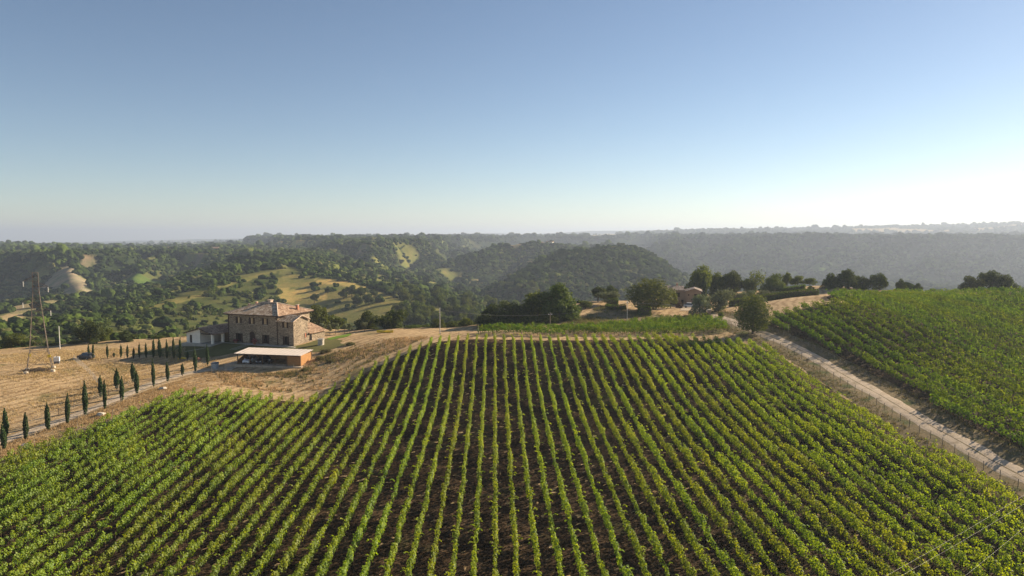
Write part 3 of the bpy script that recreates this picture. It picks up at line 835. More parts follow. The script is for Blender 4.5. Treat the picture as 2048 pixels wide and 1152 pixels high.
# ------------------------------------------------------------------ vine rows
POST = MB().tube((0, 0, -0.3), (0, 0, 1.95), 0.045, 0.04, 6).mesh('post', M['post'])
ALL_ROW_LINES = []
def vine_row(a, b, label, group, m, dens, leaf, width=0.27, height=1.85, seed=0, posts=True, base=0.5):
    rg = np.random.default_rng(seed)
    a = np.array(a); b = np.array(b); L = np.linalg.norm(b - a)
    if L < 2.0: return None
    u = (b - a) / L; nrm = np.array([-u[1], u[0]])
    st = np.arange(0, L + 0.5, 0.5)
    zs = near_z(a[0] + u[0] * st, a[1] + u[1] * st)
    z0 = float(zs[0])
    t = thing('vine_row', label, 'vine row', (a[0], a[1], z0), 0, group)
    npl = int(L / 0.95)
    vig = np.clip(rg.normal(1, 0.16, npl + 2) + 0.16 * np.sin(np.arange(npl + 2) * 0.31 + seed), 0.5, 1.35)
    vig[rg.random(npl + 2) < 0.03] = 0.25
    pq = np.arange(npl + 2) * 0.95
    pxy = a[None, :] + u[None, :] * pq[:, None]
    vig = np.clip(vig * (1 + 0.20 * fbm(pxy[:, 0] / 9, pxy[:, 1] / 9, 301, 3)), 0.25, 1.4)
    tone = np.clip(rg.normal(0.45, 0.13, npl + 2) + 0.22 * fbm(pxy[:, 0] / 14, pxy[:, 1] / 14, 302, 3), 0.05, 0.95)
    # each plant is two or three leafy clumps on the wires: leaves sit on the shells of the clumps
    nb = npl * 2
    bs = (np.arange(nb) + 0.5 + rg.uniform(-.3, .3, nb)) * 0.475
    bk = np.clip((bs / 0.95).astype(int), 0, npl)
    bv = np.clip(vig[bk] * rg.normal(1, .12, nb), .25, 1.4)
    top = base + (height - base) * np.clip(bv, .4, 1.18)
    bz = (top + base) / 2 + rg.normal(0, .05, nb); bh = (top - base) / 2
    bw = width * np.clip(bv, .4, 1.4) * rg.uniform(.75, 1.25, nb)
    bl = 0.34 * rg.uniform(.75, 1.2, nb)
    bo = rg.normal(0, .055, nb) + 0.05 * np.sin(bs * .55 + seed)
    n = int(L * dens)
    wgt = bv ** 1.6; wgt /= wgt.sum()
    q = rg.choice(nb, n, p=wgt); k = bk[q]
    dd = rg.normal(size=(n, 3)); dd[:, 2] += .25; dd /= np.linalg.norm(dd, axis=1, keepdims=True)
    rad = np.where(rg.random(n) < .2, rg.random(n) ** .5, rg.normal(1, .12, n))
    s = bs[q] + dd[:, 0] * bl[q] * rad
    lat = bo[q] + dd[:, 1] * bw[q] * rad
    z = bz[q] + dd[:, 2] * bh[q] * rad
    nl = np.c_[dd[:, 0] * .7, dd[:, 1] * 1.3, dd[:, 2] * .9 + .15]
    # stray shoots that arch out over the lane
    ns = int(L * 0.55)
    if ns:
        ss = rg.random(ns) * L; sd = np.where(rg.random(ns) < 0.5, -1, 1); ln = rg.uniform(0.25, 0.95, ns)
        q = np.linspace(0.1, 1, 6)
        s = np.r_[s, (ss[:, None] + q * rg.uniform(-.35, .35, (ns, 1))).ravel()]
        lat = np.r_[lat, (sd[:, None] * (width * 0.7 + ln[:, None] * q * 0.65)).ravel()]
        z = np.r_[z, (rg.uniform(1.35, height + 0.05, (ns, 1)) + ln[:, None] * (0.9 * q - 0.8 * q * q)).ravel()]
        k = np.r_[k, np.clip((np.repeat(ss, 6) / 0.95).astype(int), 0, npl)]
        nl = np.r_[nl, rg.normal(size=(ns * 6, 3)) + np.array([0, 0, .6])]
    n = len(s)
    g = np.interp(s, st, zs) - z0
    C = np.c_[u[0] * s + nrm[0] * lat, u[1] * s + nrm[1] * lat, g + z]
    Nn = np.c_[u[0] * nl[:, 0] + nrm[0] * nl[:, 1], u[1] * nl[:, 0] + nrm[1] * nl[:, 1], nl[:, 2]] + rg.normal(size=(n, 3)) * 0.38
    V, F = leaf_quads(C, Nn, leaf * (0.65 + 0.7 * rg.random(n)), rg, 0.95)
    rv = np.clip(tone[np.clip(k, 0, npl + 1)] * 0.7 + 0.32 * (rg.random(n) - 0.30) + 0.20 * (z - 1.1), 0, 1)  # sunlit row tops put into the colour: leaf tone lightens with height
    fo = obj('foliage', np_mesh('foliage', V, F, m, rv), t); fo['kind'] = 'stuff'
    # stems
    if dens > 30:
        ps = (np.arange(npl) + 0.5) * 0.95
        pg = np.interp(ps, st, zs) - z0
        cx = u[0] * ps; cy = u[1] * ps
        q = np.array([(-1, -1), (1, -1), (1, 1), (-1, 1)]) * 0.028
        jit = rg.normal(size=(npl, 2)) * 0.08
        lo = np.stack([np.c_[cx + a_, cy + b_, pg - 0.05] for a_, b_ in q], 1)
        hi = np.stack([np.c_[cx + a_ + jit[:, 0], cy + b_ + jit[:, 1], pg + 0.85] for a_, b_ in q], 1)
        V = np.concatenate([lo, hi], 1).reshape(-1, 3)
        i = np.arange(npl)[:, None] * 8
        F = np.concatenate([i + np.array([[c, (c + 1) % 4, 4 + (c + 1) % 4, 4 + c]]) for c in range(4)], 0)
        so = obj('stem', np_mesh('stem', V, F, M['vinewood']), t); so['kind'] = 'stuff'
    if posts:
        for q in (0.0, L):
            p = obj('post', POST, t)
            p.location = (u[0] * q, u[1] * q, float(np.interp(q, st, zs)) - z0)
            p.rotation_euler = (rg.normal() * 0.04, rg.normal() * 0.04, 0)
    return t
def clip_rows(poly, ang, spacing, phase=0.0, minlen=4.0, pick=None):
    """parallel lines at ang (from +Y, clockwise) clipped to a plan polygon"""
    u = np.array([math.sin(ang), math.cos(ang)]); nrm = np.array([math.cos(ang), -math.sin(ang)])
    pp = np.array(poly); off = pp @ nrm; al = pp @ u
    rows = []
    k0 = math.ceil((off.min() - phase) / spacing); k1 = math.floor((off.max() - phase) / spacing)
    s = np.arange(al.min() - 1, al.max() + 1, 0.25)
    for k in range(k0, k1 + 1):
        c = phase + k * spacing
        x = nrm[0] * c + u[0] * s; y = nrm[1] * c + u[1] * s
        ins = in_poly(x, y, poly)
        if not ins.any(): continue
        e = np.diff(np.r_[0, ins.astype(int), 0]); a = np.nonzero(e == 1)[0]; b = np.nonzero(e == -1)[0] - 1
        j = int(np.argmax(b - a))
        segs = [(a[j], b[j])] if pick is None else list(zip(a, b))
        for i0, i1 in segs:
            if (i1 - i0) * 0.25 >= minlen:
                rows.append((k, (x[i0], y[i0]), (x[i1], y[i1])))
    return rows

ROW_ANG = math.radians(-1.4)
MAINV = [(x, max(y, 52.0)) for x, y in MAIN]
rows = clip_rows(MAINV, ROW_ANG, 2.0, phase=-0.02)
# keep the rows that reach the picture (a few metres to spare)
def vis_far(a, b):
    return abs(b[0]) < 0.80 * b[1] + 2 or abs(a[0]) < 0.80 * a[1] + 2
rows = [r for r in rows if vis_far(r[1], r[2])]
NVIS = len(rows)
kmid = min(rows, key=lambda r: abs(r[0]))[0]
for k, a, b in rows:
    if k == kmid: lab = 'trellised green vine row running straight up the middle of the foreground vineyard'
    elif k < kmid: lab = 'trellised vine row, %s to the left of the row running straight up the middle' % ordinal(kmid - k)
    else: lab = 'trellised vine row, %s to the right of the row running straight up the middle' % ordinal(k - kmid)
    g = 'vine rows of the foreground vineyard'
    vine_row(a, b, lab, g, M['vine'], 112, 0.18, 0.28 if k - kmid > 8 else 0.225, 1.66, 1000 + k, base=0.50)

ra, rb = np.array(Gxy(2047, 900)), np.array(Gxy(1664, 706))
RIGHT_ANG = math.atan2(rb[0] - ra[0], rb[1] - ra[1])
rr = clip_rows(RIGHT, RIGHT_ANG, 2.7, phase=float(ra @ np.array([math.cos(RIGHT_ANG), -math.sin(RIGHT_ANG)])) + 0.25, pick='all', minlen=5)
rr = [r for r in rr if vis_far(r[1], r[2]) and r[2][1] > 60]
rr.sort(key=lambda r: (r[0], r[1][1]))
seen = {}
kk0 = min(r[0] for r in rr)
for k, a, b in rr:
    # clip the near end to what lies in or close to the frame
    a = np.array(a); b = np.array(b)
    while abs(a[0]) > 0.80 * a[1] + 4 and np.linalg.norm(b - a) > 6: a = a + (b - a) / np.linalg.norm(b - a) * 0.5
    c = seen.get(k, 0); seen[k] = c + 1
    lab = ('dense vine row right of the gravel road, %s from the road' if c == 0 else 'dense vine row piece beyond the bare strip, %s from the gravel road') % ordinal(k - kk0 + 1)
    if k == kk0 and c == 0: lab = 'dense vine row of the right vineyard standing next to the gravel road'
    dm = 0.5 * (np.linalg.norm(a) + np.linalg.norm(b))
    vine_row(tuple(a), tuple(b), lab, 'vine rows of the right vineyard', M['vine_dark'], 74 if dm < 150 else 50, 0.25 if dm < 150 else 0.29, 0.46, 1.7, 3000 + k * 3 + c, posts=(k == kk0), base=0.35)

ca = np.array(CREST[0]); cb = np.array(CREST[4])
CA = math.atan2(cb[0] - ca[0], cb[1] - ca[1])
cr = clip_rows(CREST, CA, 2.2, phase=float(ca @ np.array([math.cos(CA), -math.sin(CA)])) - 0.5, minlen=5)
cr.sort(key=lambda r: -r[0])
for i, (k, a, b) in enumerate(cr):
    lab = 'vine row along the crest track, running crosswise, %s from the track' % ordinal(i + 1)
    vine_row(a, b, lab, 'crosswise vine rows on the crest', M['vine_dark'], 80, 0.23, 0.34, 1.85, 5000 + i)

# ------------------------------------------------------------------ farmhouse
HX, HY = P(457.7, 683, 174.0)[:2]
A_ = math.radians(-21.0)                       # the front runs to the right and towards the camera
EU = np.array([math.cos(A_), math.sin(A_)]); EV = np.array([-math.sin(A_), math.cos(A_)])
def HW(u, v):
    p = np.array([HX, HY]) + EU * u + EV * v
    return float(p[0]), float(p[1])
HZ = min(nz(*HW(0, 0)), nz(*HW(19.8, 0)), nz(*HW(10, 0))) + 0.05
LW, DW, LG, DG, DA = 15.2, 12.3, 4.6, 5.5, 12.3    # main width, depth; wing width, depth; annex far end
house = thing('farmhouse', 'two-storey stone farmhouse with low hipped clay tile roof and brown shutters', 'farmhouse', (HX, HY, HZ), A_)
def wall_with_holes(x0, x1, z0, z1, holes, thick, y=0.0, top=None):
    """wall in the xz plane (front face at y, body behind it) with rectangular openings; top(x) can slope the head"""
    mb = MB()
    xs = sorted({x0, x1, *[h[0] for h in holes], *[h[1] for h in holes]})
    zs = sorted({z0, z1, *[h[2] for h in holes], *[h[3] for h in holes]})
    for i in range(len(xs) - 1):
        for j in range(len(zs) - 1):
            cx, cz = (xs[i] + xs[i + 1]) / 2, (zs[j] + zs[j + 1]) / 2
            if any(h[0] < cx < h[1] and h[2] < cz < h[3] for h in holes): continue
            mb.quad((xs[i], y, zs[j]), (xs[i + 1], y, zs[j]), (xs[i + 1], y, zs[j + 1]), (xs[i], y, zs[j + 1]))
    for a, b, c, d in holes:
        mb.quad((a, y, c), (a, y + thick, c), (a, y + thick, d), (a, y, d)); mb.quad((b, y, c), (b, y, d), (b, y + thick, d), (b, y + thick, c))
        mb.quad((a, y, d), (a, y + thick, d), (b, y + thick, d), (b, y, d)); mb.quad((a, y, c), (b, y, c), (b, y + thick, c), (a, y + thick, c))
    return mb
EH = 7.3
def window(parent, cx, z0, z1, w, y, shutters=True, pane=None, open_side=None):
    """recessed casement window: frame > pane, sill, and two shutters folded back half open"""
    fr = MB()
    a, b = cx - w / 2, cx + w / 2
    for s in ((a, a + .04), (b - .04, b), (cx - .02, cx + .02)): fr.box(s[0], s[1], y + 0.16, y + 0.22, z0, z1)
    for s in ((z0, z0 + .07), (z1 - .07, z1)): fr.box(a + .07, b - .07, y + 0.162, y + 0.218, s[0], s[1])
    f = fr.build('window', M['brown_wood'], parent)
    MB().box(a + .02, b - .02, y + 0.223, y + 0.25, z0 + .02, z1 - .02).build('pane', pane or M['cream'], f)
    MB().box(a - .12, b + .12, y - 0.07, y + 0.10, z0 - .10, z0 - .004).build('sill', M['stone_block'], parent)
    if shutters:
        for sx in (-1, 1):
            e = a if sx < 0 else b
            sh = MB()
            ww = w * 0.42
            x0, x1 = (e - ww * 0.85, e + ww * 0.2) if sx < 0 else (e - ww * 0.2, e + ww * 0.85)
            sh.box(x0, x1, y - 0.09, y - 0.045, z0 + .01, z1 + .02)
            nsl = 9
            for q in range(nsl):
                zz = z0 + .08 + (z1 - z0 - .16) * q / (nsl - 1)
                sh.box(x0 + .05, x1 - .05, y - 0.105, y - 0.09, zz - .03, zz + .03)
            sh.build('shutter', M['brown_wood'], parent)
UP = (4.85, 6.40)
uw = [3.35, 7.4, 11.45]
gw = [3.4, 11.5]
holes = [(c - .52, c + .52, UP[0], UP[1]) for c in uw] + [(c - .60, c + .60, 0.2, 2.35) for c in gw] + [(6.55, 8.25, 0.1, 2.2)]
mb = wall_with_holes(0, LW, -1.2, EH, holes, 0.45)
mb.quad((0, 0, -1.2), (0, DW, -1.2), (0, DW, EH), (0, 0, EH)); mb.quad((0, DW, -1.2), (LW, DW, -1.2), (LW, DW, EH), (0, DW, EH))
mb.quad((LW, 0, -1.2), (LW, 0, EH), (LW, DW, EH), (LW, DW, -1.2)); mb.quad((0, 0, EH), (0, DW, EH), (LW, DW, EH), (LW, 0, EH))
mb.build('wall', M['stone'], house)
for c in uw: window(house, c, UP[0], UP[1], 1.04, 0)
for c in gw: window(house, c, 0.2, 2.35, 1.2, 0, True, M['dark'])
for x_, z_ in ((5.4, 6.75), (9.6, 6.75), (5.1, 4.15), (9.9, 4.1), (3.4, 3.2), (11.4, 3.1), (0.45, 6.7), (14.6, 6.6)):
    MB().box(x_ - .09, x_ + .09, -0.004, 0.02, z_ - .09, z_ + .09).build('putlog_hole', M['dark'], house)
# arched door: voussoir ring, leaf
mb = MB()
for i in range(10):
    a0, a1 = math.pi * i / 10, math.pi * (i + 1) / 10
    c = (7.4, 2.2); r0, r1 = 0.85, 1.12
    p = [(c[0] + r * math.cos(t), c[1] + r * math.sin(t) * 1.0) for r, t in ((r0, a0), (r1, a0), (r1, a1), (r0, a1))]
    mb.hexa([(x, -0.05, z) for x, z in p], [(x, 0.0, z) for x, z in p])
mb.build('door_arch', M['stone'], house)
dm = MB().box(6.56, 8.24, 0.25, 0.31, 0.1, 2.195)
prof = [(7.4 + .84 * math.cos(math.pi * i / 12), 2.2 + .84 * math.sin(math.pi * i / 12)) for i in range(13)]
dm.prism(prof, -0.012, 0.30)
dd = dm.build('door', M['brown_wood'], house)
MB().box(7.37, 7.43, 0.20, 0.25, 0.9, 1.3).build('handle', M['wire'], dd)
# wing
WH = 6.1
wh = [(17.45 - .5, 17.45 + .5, 4.35, 5.75), (17.55 - .5, 17.55 + .5, 0.25, 2.3)]
mb = wall_with_holes(LW + .003, LW + LG, -1.2, WH, wh, 0.45, 0.03)
gx = LW + LG
mb.v += []; 
mb.quad((gx, 0.03, -1.2), (gx, DG, -1.2), (gx, DG, WH), (gx, 0.03, WH))
mb.quad((gx, 0.03, WH), (gx, DG, WH), (gx, DG / 2, 7.05))
mb.quad((LW, DG, -1.2), (LW, DG, WH), (gx, DG, WH), (gx, DG, -1.2))
mb.build('wing_wall', M['stone'], house)
window(house, 17.45, 4.35, 5.75, 1.0, 0.03)
window(house, 17.55, 0.25, 2.3, 1.0, 0.03, True, M['dark'])
# annex behind the wing, lean-to
mb = MB()
mb.quad((gx - .02, DG, -1.2), (gx - .02, DA, -1.2), (gx - .02, DA, 2.5), (gx - .02, DG, 2.5))
mb.quad((LW, DA, -1.2), (LW, DA, 4.1), (gx - .02, DA, 2.5), (gx - .02, DA, -1.2))
mb.build('annex_wall', M['stone'], house)
o = MB().prism([(0, 0), (1.0, 0), (1.0, 1.0), (0.85, 1.35), (0.5, 1.5), (0.15, 1.35), (0, 1.0)], 0, 0.05).build('doorway', M['dark'], house)
o.location = (gx + .01, DG + .55, 0.55); o.rotation_euler = (0, 0, math.radians(90))
w_ = MB().box(0, 0.05, 0, 0.8, 0, 1.1).build('window', M['dark'], house); w_.location = (gx - .01, 4.2, 1.6)
w_ = MB().box(0, 0.05, 0, 0.42, 0, 1.1).build('shutter', M['terracotta'], house); w_.location = (gx + .06, 4.25, 1.6)
def slab(name, pts, t, m, parent, label=None):
    mb = MB()
    n = len(pts); i = 0
    mb.v = [(x, y, z) for x, y, z in pts] + [(x, y, z - t) for x, y, z in pts]
    mb.f = [tuple(range(n)), tuple(range(2 * n - 1, n - 1, -1))] + [(k, k + n, (k + 1) % n + n, (k + 1) % n) for k in range(n)]
    return mb.build(name, m, parent)
OV = 0.75
E0 = EH - 0.02; RZ = EH + 2.35
r0 = (5.6, DW / 2, RZ); r1 = (LW - 5.2, DW / 2, RZ)
c00, c10, c11, c01 = (-OV, -OV, E0), (LW + OV, -OV, E0), (LW + OV, DW + OV, E0), (-OV, DW + OV, E0)
T = 0.16
roof_f = slab('roof', [c00, c10, r1, r0], T, M['roof'], house)
slab('roof', [c10, c11, r1], T, M['roof_red'], house)
slab('roof', [c11, c01, r0, r1], T, M['roof'], house)
slab('roof', [c01, c00, r0], T, M['roof'], house)
for a, b in ((c00, r0), (c10, r1), (c11, r1), (c01, r0), (r0, r1)):
    MB().tube(Vector(a) + Vector((0, 0, .03)), Vector(b) + Vector((0, 0, .03)), 0.13, 0.13, 8).build('ridge_tile', M['tile_pale'], house)
MB().tube((-OV - .04, -OV - .06, E0 - .12), (LW + OV + .06, -OV - .06, E0 - .12), 0.09, 0.09, 8).build('gutter', M['brown_wood'], house)
MB().tube((LW + OV + .06, -OV, E0 - .12), (LW + OV + .06, DW + OV, E0 - .12), 0.09, 0.09, 8).build('gutter', M['brown_wood'], house)
for x_ in (0.12, LW - 0.15):
    MB().tube((x_, -0.09, -0.1), (x_, -0.09, EH - .1), 0.075, 0.075, 8).build('downpipe', M['brown_wood'], house)
# wing roof: gable, ridge parallel to the front
wf, wb = -0.5, DG + 0.45
slab('wing_roof', [(LW - .3, wf, WH - .12), (gx + .45, wf, WH - .12), (gx + .45, DG / 2, 7.25), (LW - .3, DG / 2, 7.25)], 0.14, M['roof'], house)
slab('wing_roof', [(LW - .3, DG / 2, 7.25), (gx + .45, DG / 2, 7.25), (gx + .45, wb, WH - .12), (LW - .3, wb, WH - .12)], 0.14, M['roof'], house)
for y_ in ((wf, DG / 2), ):
    MB().tube((gx + .42, wf, WH - .08), (gx + .42, DG / 2, 7.29), 0.10, 0.10, 7).build('verge_tile', M['tile_pale'], house)
MB().tube((gx + .42, DG / 2, 7.29), (gx + .42, wb, WH - .08), 0.10, 0.10, 7).build('verge_tile', M['tile_pale'], house)
slab('annex_roof', [(LW, DG + .05, 4.15), (LW, DA + .5, 4.15), (gx + .55, DA + .5, 2.45), (gx + .55, DG + .05, 2.45)], 0.14, M['roof_red'], house)
MB().tube((LW + .1, DG + .1, 4.2), (gx + .1, DG + .1, 2.65), 0.10, 0.10, 7).build('verge_tile', M['tile_pale'], house)
def chimney(x_, y_, z_, w=0.5, h=0.9, m='terracotta', cap=True):
    c = MB().box(x_ - w / 2, x_ + w / 2, y_ - w / 2, y_ + w / 2, z_ - 0.5, z_ + h).build('chimney', M[m], house)
    if cap: MB().box(x_ - w * .65, x_ + w * .65, y_ - w * .65, y_ + w * .65, z_ + h, z_ + h + .14).build('chimney_cap', M['tile_pale'], c)
chimney(2.3, 5.0, 8.1, 0.45, 1.0); chimney(3.6, 6.2, 8.7, 0.45, 0.9)
chimney(7.8, DW / 2 + .2, RZ, 0.9, 0.55, 'tile_pale')
chimney(14.4, 8.6, 7.75, 0.55, 1.25)
# pale pavement round the foot
def world_poly(L): return [HW(u, v) for u, v in L]
def flat_slab(name, L, z0, z1, m):
    mb = MB(); n = len(L)
    pts = world_poly(L)
    mb.v = [(x, y, z1) for x, y in pts] + [(x, y, z0) for x, y in pts]
    mb.f = [tuple(range(n)), tuple(range(2 * n - 1, n - 1, -1))] + [(k, k + n, (k + 1) % n + n, (k + 1) % n) for k in range(n)]
    return tag(mb.build(name, m), kind='structure')
flat_slab('pavement', [(-9.8, -5.6), (-0.4, -5.4), (-0.4, -1.5), (gx + 1.3, -1.4), (gx + 1.3, DA + 1.0), (gx - .5, DA + 1.0), (gx - .5, 0.4), (-.4, 0.4), (-9.8, 0.4)], HZ - 1.6, HZ + 0.03, M['paving'])

# ------------------------------------------------------------------ white outbuilding, left
ob = thing('outbuilding', 'low white outbuilding with open porch and clay tile gable roof beside the farmhouse', 'outbuilding', (*HW(-9.1, -4.5), HZ), A_)
OWd, ODp = 8.5, 13.0
mb = wall_with_holes(0, 4.3, -1.2, 2.45, [(0.95, 1.75, 0.05, 2.0)], 0.3)
mb.quad((0, 0, 2.45), (4.3, 0, 2.45), (4.3, 0, 3.62))
mb.quad((0, 0, -1.2), (0, ODp, -1.2), (0, ODp, 2.45), (0, 0, 2.45))
mb.quad((4.3, 0, -1.2), (4.3, 0, 3.62), (4.3, ODp, 3.62), (4.3, ODp, -1.2))
mb.quad((0, ODp, -1.2), (OWd, ODp, -1.2), (OWd, ODp, 2.3), (4.3, ODp, 3.62), (0, ODp, 2.45))
mb.build('wall', M['plaster'], ob)
MB().box(0.97, 1.73, 0.12, 0.18, 0.05, 1.99).build('door', M['brown_wood'], ob)
for i_, y_ in enumerate((0.25, 3.6, 6.9)):
    MB().box(OWd - .75, OWd - .2, y_ - .25, y_ + .25, -1.2, 2.38).build('pillar', M['plaster'], ob)
MB().box(4.303, OWd - .1, 8.2, 8.3, -1.0, 2.6).build('back_wall', M['ochre'], ob)
MB().box(6.0, 7.8, 8.15, 8.197, 0.05, 2.2).build('doorway', M['dark'], ob)
MB().box(4.5, OWd - .35, 0.1, 0.35, 2.3, 2.5).build('beam', M['brown_wood'], ob)
slab('roof', [(-.55, -.55, 2.42), (4.3, -.55, 3.85), (4.3, ODp + .3, 3.85), (-.55, ODp + .3, 2.42)], 0.15, M['roof_red'], ob)
slab('roof', [(4.3, -.55, 3.85), (OWd + .45, -.55, 2.5), (OWd + .45, ODp + .3, 2.5), (4.3, ODp + .3, 3.85)], 0.15, M['roof_red'], ob)
MB().tube((4.3, -.56, 3.9), (4.3, ODp + .3, 3.9), 0.12, 0.12, 8).build('ridge_tile', M['tile_pale'], ob)
MB().tube((-.55, -.58, 2.38), (4.3, -.58, 3.78), 0.07, 0.07, 6).build('verge_board', M['brown_wood'], ob)
MB().tube((4.3, -.58, 3.78), (OWd + .45, -.58, 2.44), 0.07, 0.07, 6).build('verge_board', M['brown_wood'], ob)

# flower pots by the front door
def pot(u, v, w, h, label):
    x, y = HW(u, v)
    t = thing('flower_pot', label, 'flower pot', (x, y, HZ + .02), 0, 'terracotta flower pots by the farmhouse front')
    MB().lathe([(0.25, 0), (0.36, 0.45), (0.40, 0.5), (0.40, 0.56), (0.3, 0.52)], 12).build('pot', M['terracotta'], t, True)
    c = obj('flowers', crown_mesh('flowers', M['leaf_pink'], int(u * 10) + 5, [(0, 0, .45, .45)], 260, 0.2, 0.15, 0.1), t)
    c.location = (0, 0, 0.4); c.scale = (w, w, h)
pot(8.9, -1.0, 1.25, 1.1, 'big round pink-flowering terracotta pot right of the arched farmhouse door')
pot(3.0, -0.9, 1.3, 0.6, 'low pink-flowering pot below the lower left window of the farmhouse')
# wellhead
x, y, z = G(642, 690)
we = thing('wellhead', 'squat round pale stone wellhead on the lawn right of the farmhouse', 'well', (x, y, z - .1))
MB().lathe([(0.85, 0), (0.85, 0.15), (0.75, 0.2), (0.75, 1.35), (0.85, 1.4), (0.85, 1.6), (0.55, 1.6), (0.55, 1.2)], 14).build('drum', M['stone_block'], we)
MB().lathe([(0.05, 1.55), (0.54, 1.55), (0.54, 1.60)], 14).build('cover', M['blue_grey'], we)

# lawns and paths about the house
LAWN = [Gxy(a, b) for a, b in [(262,709),(300,700),(366,692)]] + [HW(-10.5, -3), HW(-10, 1), HW(gx + .3, 1), HW(gx + 1.5, DA + 2)] + [Gxy(a, b) for a, b in [(690,690),(650,702),(628,703),(560,699),(480,702),(440,712),(400,716),(330,712)]]
sheet('lawn', LAWN, M['lawn'], 0.8, 0.05, 0.6, 0, 5)
GL = [HW(gx + 1.2, DA - .5), HW(gx + 1.2, DA + 9), Gxy(668, 665), Gxy(708, 668), Gxy(696, 674), Gxy(660, 681)]
sheet('green_lawn', GL, M['green_lawn'], 0.8, 0.08, 0.4, 0, 6)
ribbon('footpath', [Gxy(368, 704), Gxy(420, 695), HW(-1, -6)], M['paving'], 0.5, 0.10, 3, 1.0, 0.05)
for du in (-.7, 0, .7):
    ribbon('footpath', [HW(7.4 + du, -1.5), HW(7.0 + du, -6.5)], M['paving'], 0.32, 0.09, 3, 0.6, 0.03)

# ------------------------------------------------------------------ carport
CX, CY, _ = G(601.5, 732.5)
CA_ = math.radians(-11.0)
def CWp(u, v):
    e = np.array([math.cos(CA_), math.sin(CA_)]); f = np.array([-math.sin(CA_), math.cos(CA_)])
    p = np.array([CX, CY]) + e * u + f * v
    return float(p[0]), float(p[1])
CZ = nz(CX, CY)
pad = [(-17.5, -1.0), (0.6, -1.0), (0.6, 6.0), (-17.5, 6.0)]
cpo = thing('carport', 'long open timber carport with pale flat roof and orange boarded end below the farmhouse', 'carport', (CX, CY, CZ), CA_)
MB().box(-17.5, 0.8, -1.2, 6.3, -1.5, 0.03).build('floor_slab', M['gravel'], cpo)
HC = 2.35; CD = 4.9; CL = 15.0
slab('roof', [(-CL - .6, -.55, HC + .05), (.3, -.55, HC + .05), (.3, CD + .4, HC + .45), (-CL - .6, CD + .4, HC + .45)], 0.07, M['sheet'], cpo)
for u_ in np.linspace(-CL, -.3, 15):
    b_ = MB(); b_.hexa([(u_ - .03, -.55, HC + .052), (u_ + .03, -.55, HC + .052), (u_ + .03, CD + .4, HC + .452), (u_ - .03, CD + .4, HC + .452)], [(u_ - .02, -.55, HC + .10), (u_ + .02, -.55, HC + .10), (u_ + .02, CD + .4, HC + .50), (u_ - .02, CD + .4, HC + .50)])
    b_.build('roof_seam', M['sheet'], cpo)
MB().box(-CL - .6, .3, -.62, -.553, HC - .12, HC + .03).build('fascia', M['brown_wood'], cpo)
for u_ in (-CL, -CL * .8, -CL * .6, -CL * .4, -CL * .2 - .2, -.08):
    MB().box(u_ - .08, u_ + .08, -.10, .06, 0.03, HC - .23).build('post', M['grey_wood'], cpo)
for u_ in np.linspace(-CL, -.1, 16):
    sl = 0.40 / (CD + .95)
    b_ = MB(); b_.hexa([(u_ - .05, -.5, HC - .2), (u_ + .05, -.5, HC - .2), (u_ + .05, CD, HC + .17), (u_ - .05, CD, HC + .17)], [(u_ - .05, -.5, HC - .025), (u_ + .05, -.5, HC - .025), (u_ + .05, CD, HC + .335), (u_ - .05, CD, HC + .335)])
    b_.build('rafter', M['orange_wood'], cpo)
def boards(x0, x1, y, z0, z1, m, name, n=9, axis='x', th=.04):
    """horizontal boards one above the other, each a piece of its own"""
    h = (z1 - z0) / n
    for i in range(n):
        a, b = z0 + h * i + .008, z0 + h * (i + 1) - .008
        mb = MB()
        jitter = rnd.uniform(-.006, .006)
        if axis == 'x': mb.box(x0, x1, y + jitter, y + th + jitter, a, b)
        else: mb.box(y + jitter, y + th + jitter, x0, x1, a, b)
        mb.build('board', m, cpo)
boards(0.1, CD, 0.0, 0.05, 2.34, M['orange_wood'], 'board', 10, 'y')
boards(-3.3, -.16, -.02, 0.05, 2.16, M['orange_wood'], 'board', 10, 'x')
boards(-CL, -.04, CD, 0.05, 2.6, M['grey_wood'], 'board', 10, 'x')
boards(0.1, CD, -3.32, 0.05, 2.34, M['grey_wood'], 'board', 8, 'y')
mb = MB(); mb.hexa([(-CL - .1, 0.2, .03), (-CL - .04, 0.2, .03), (-CL - .04, CD, .03), (-CL - .1, CD, .03)], [(-CL - .1, 0.2, .9), (-CL - .04, 0.2, .9), (-CL - .04, CD, 2.2), (-CL - .1, CD, 2.2)])
mb.build('end_panel', M['orange_wood'], cpo)
MB().box(-.06, .12, CD - .15, CD + .05, 0.03, HC + .3).build('post', M['grey_wood'], cpo)

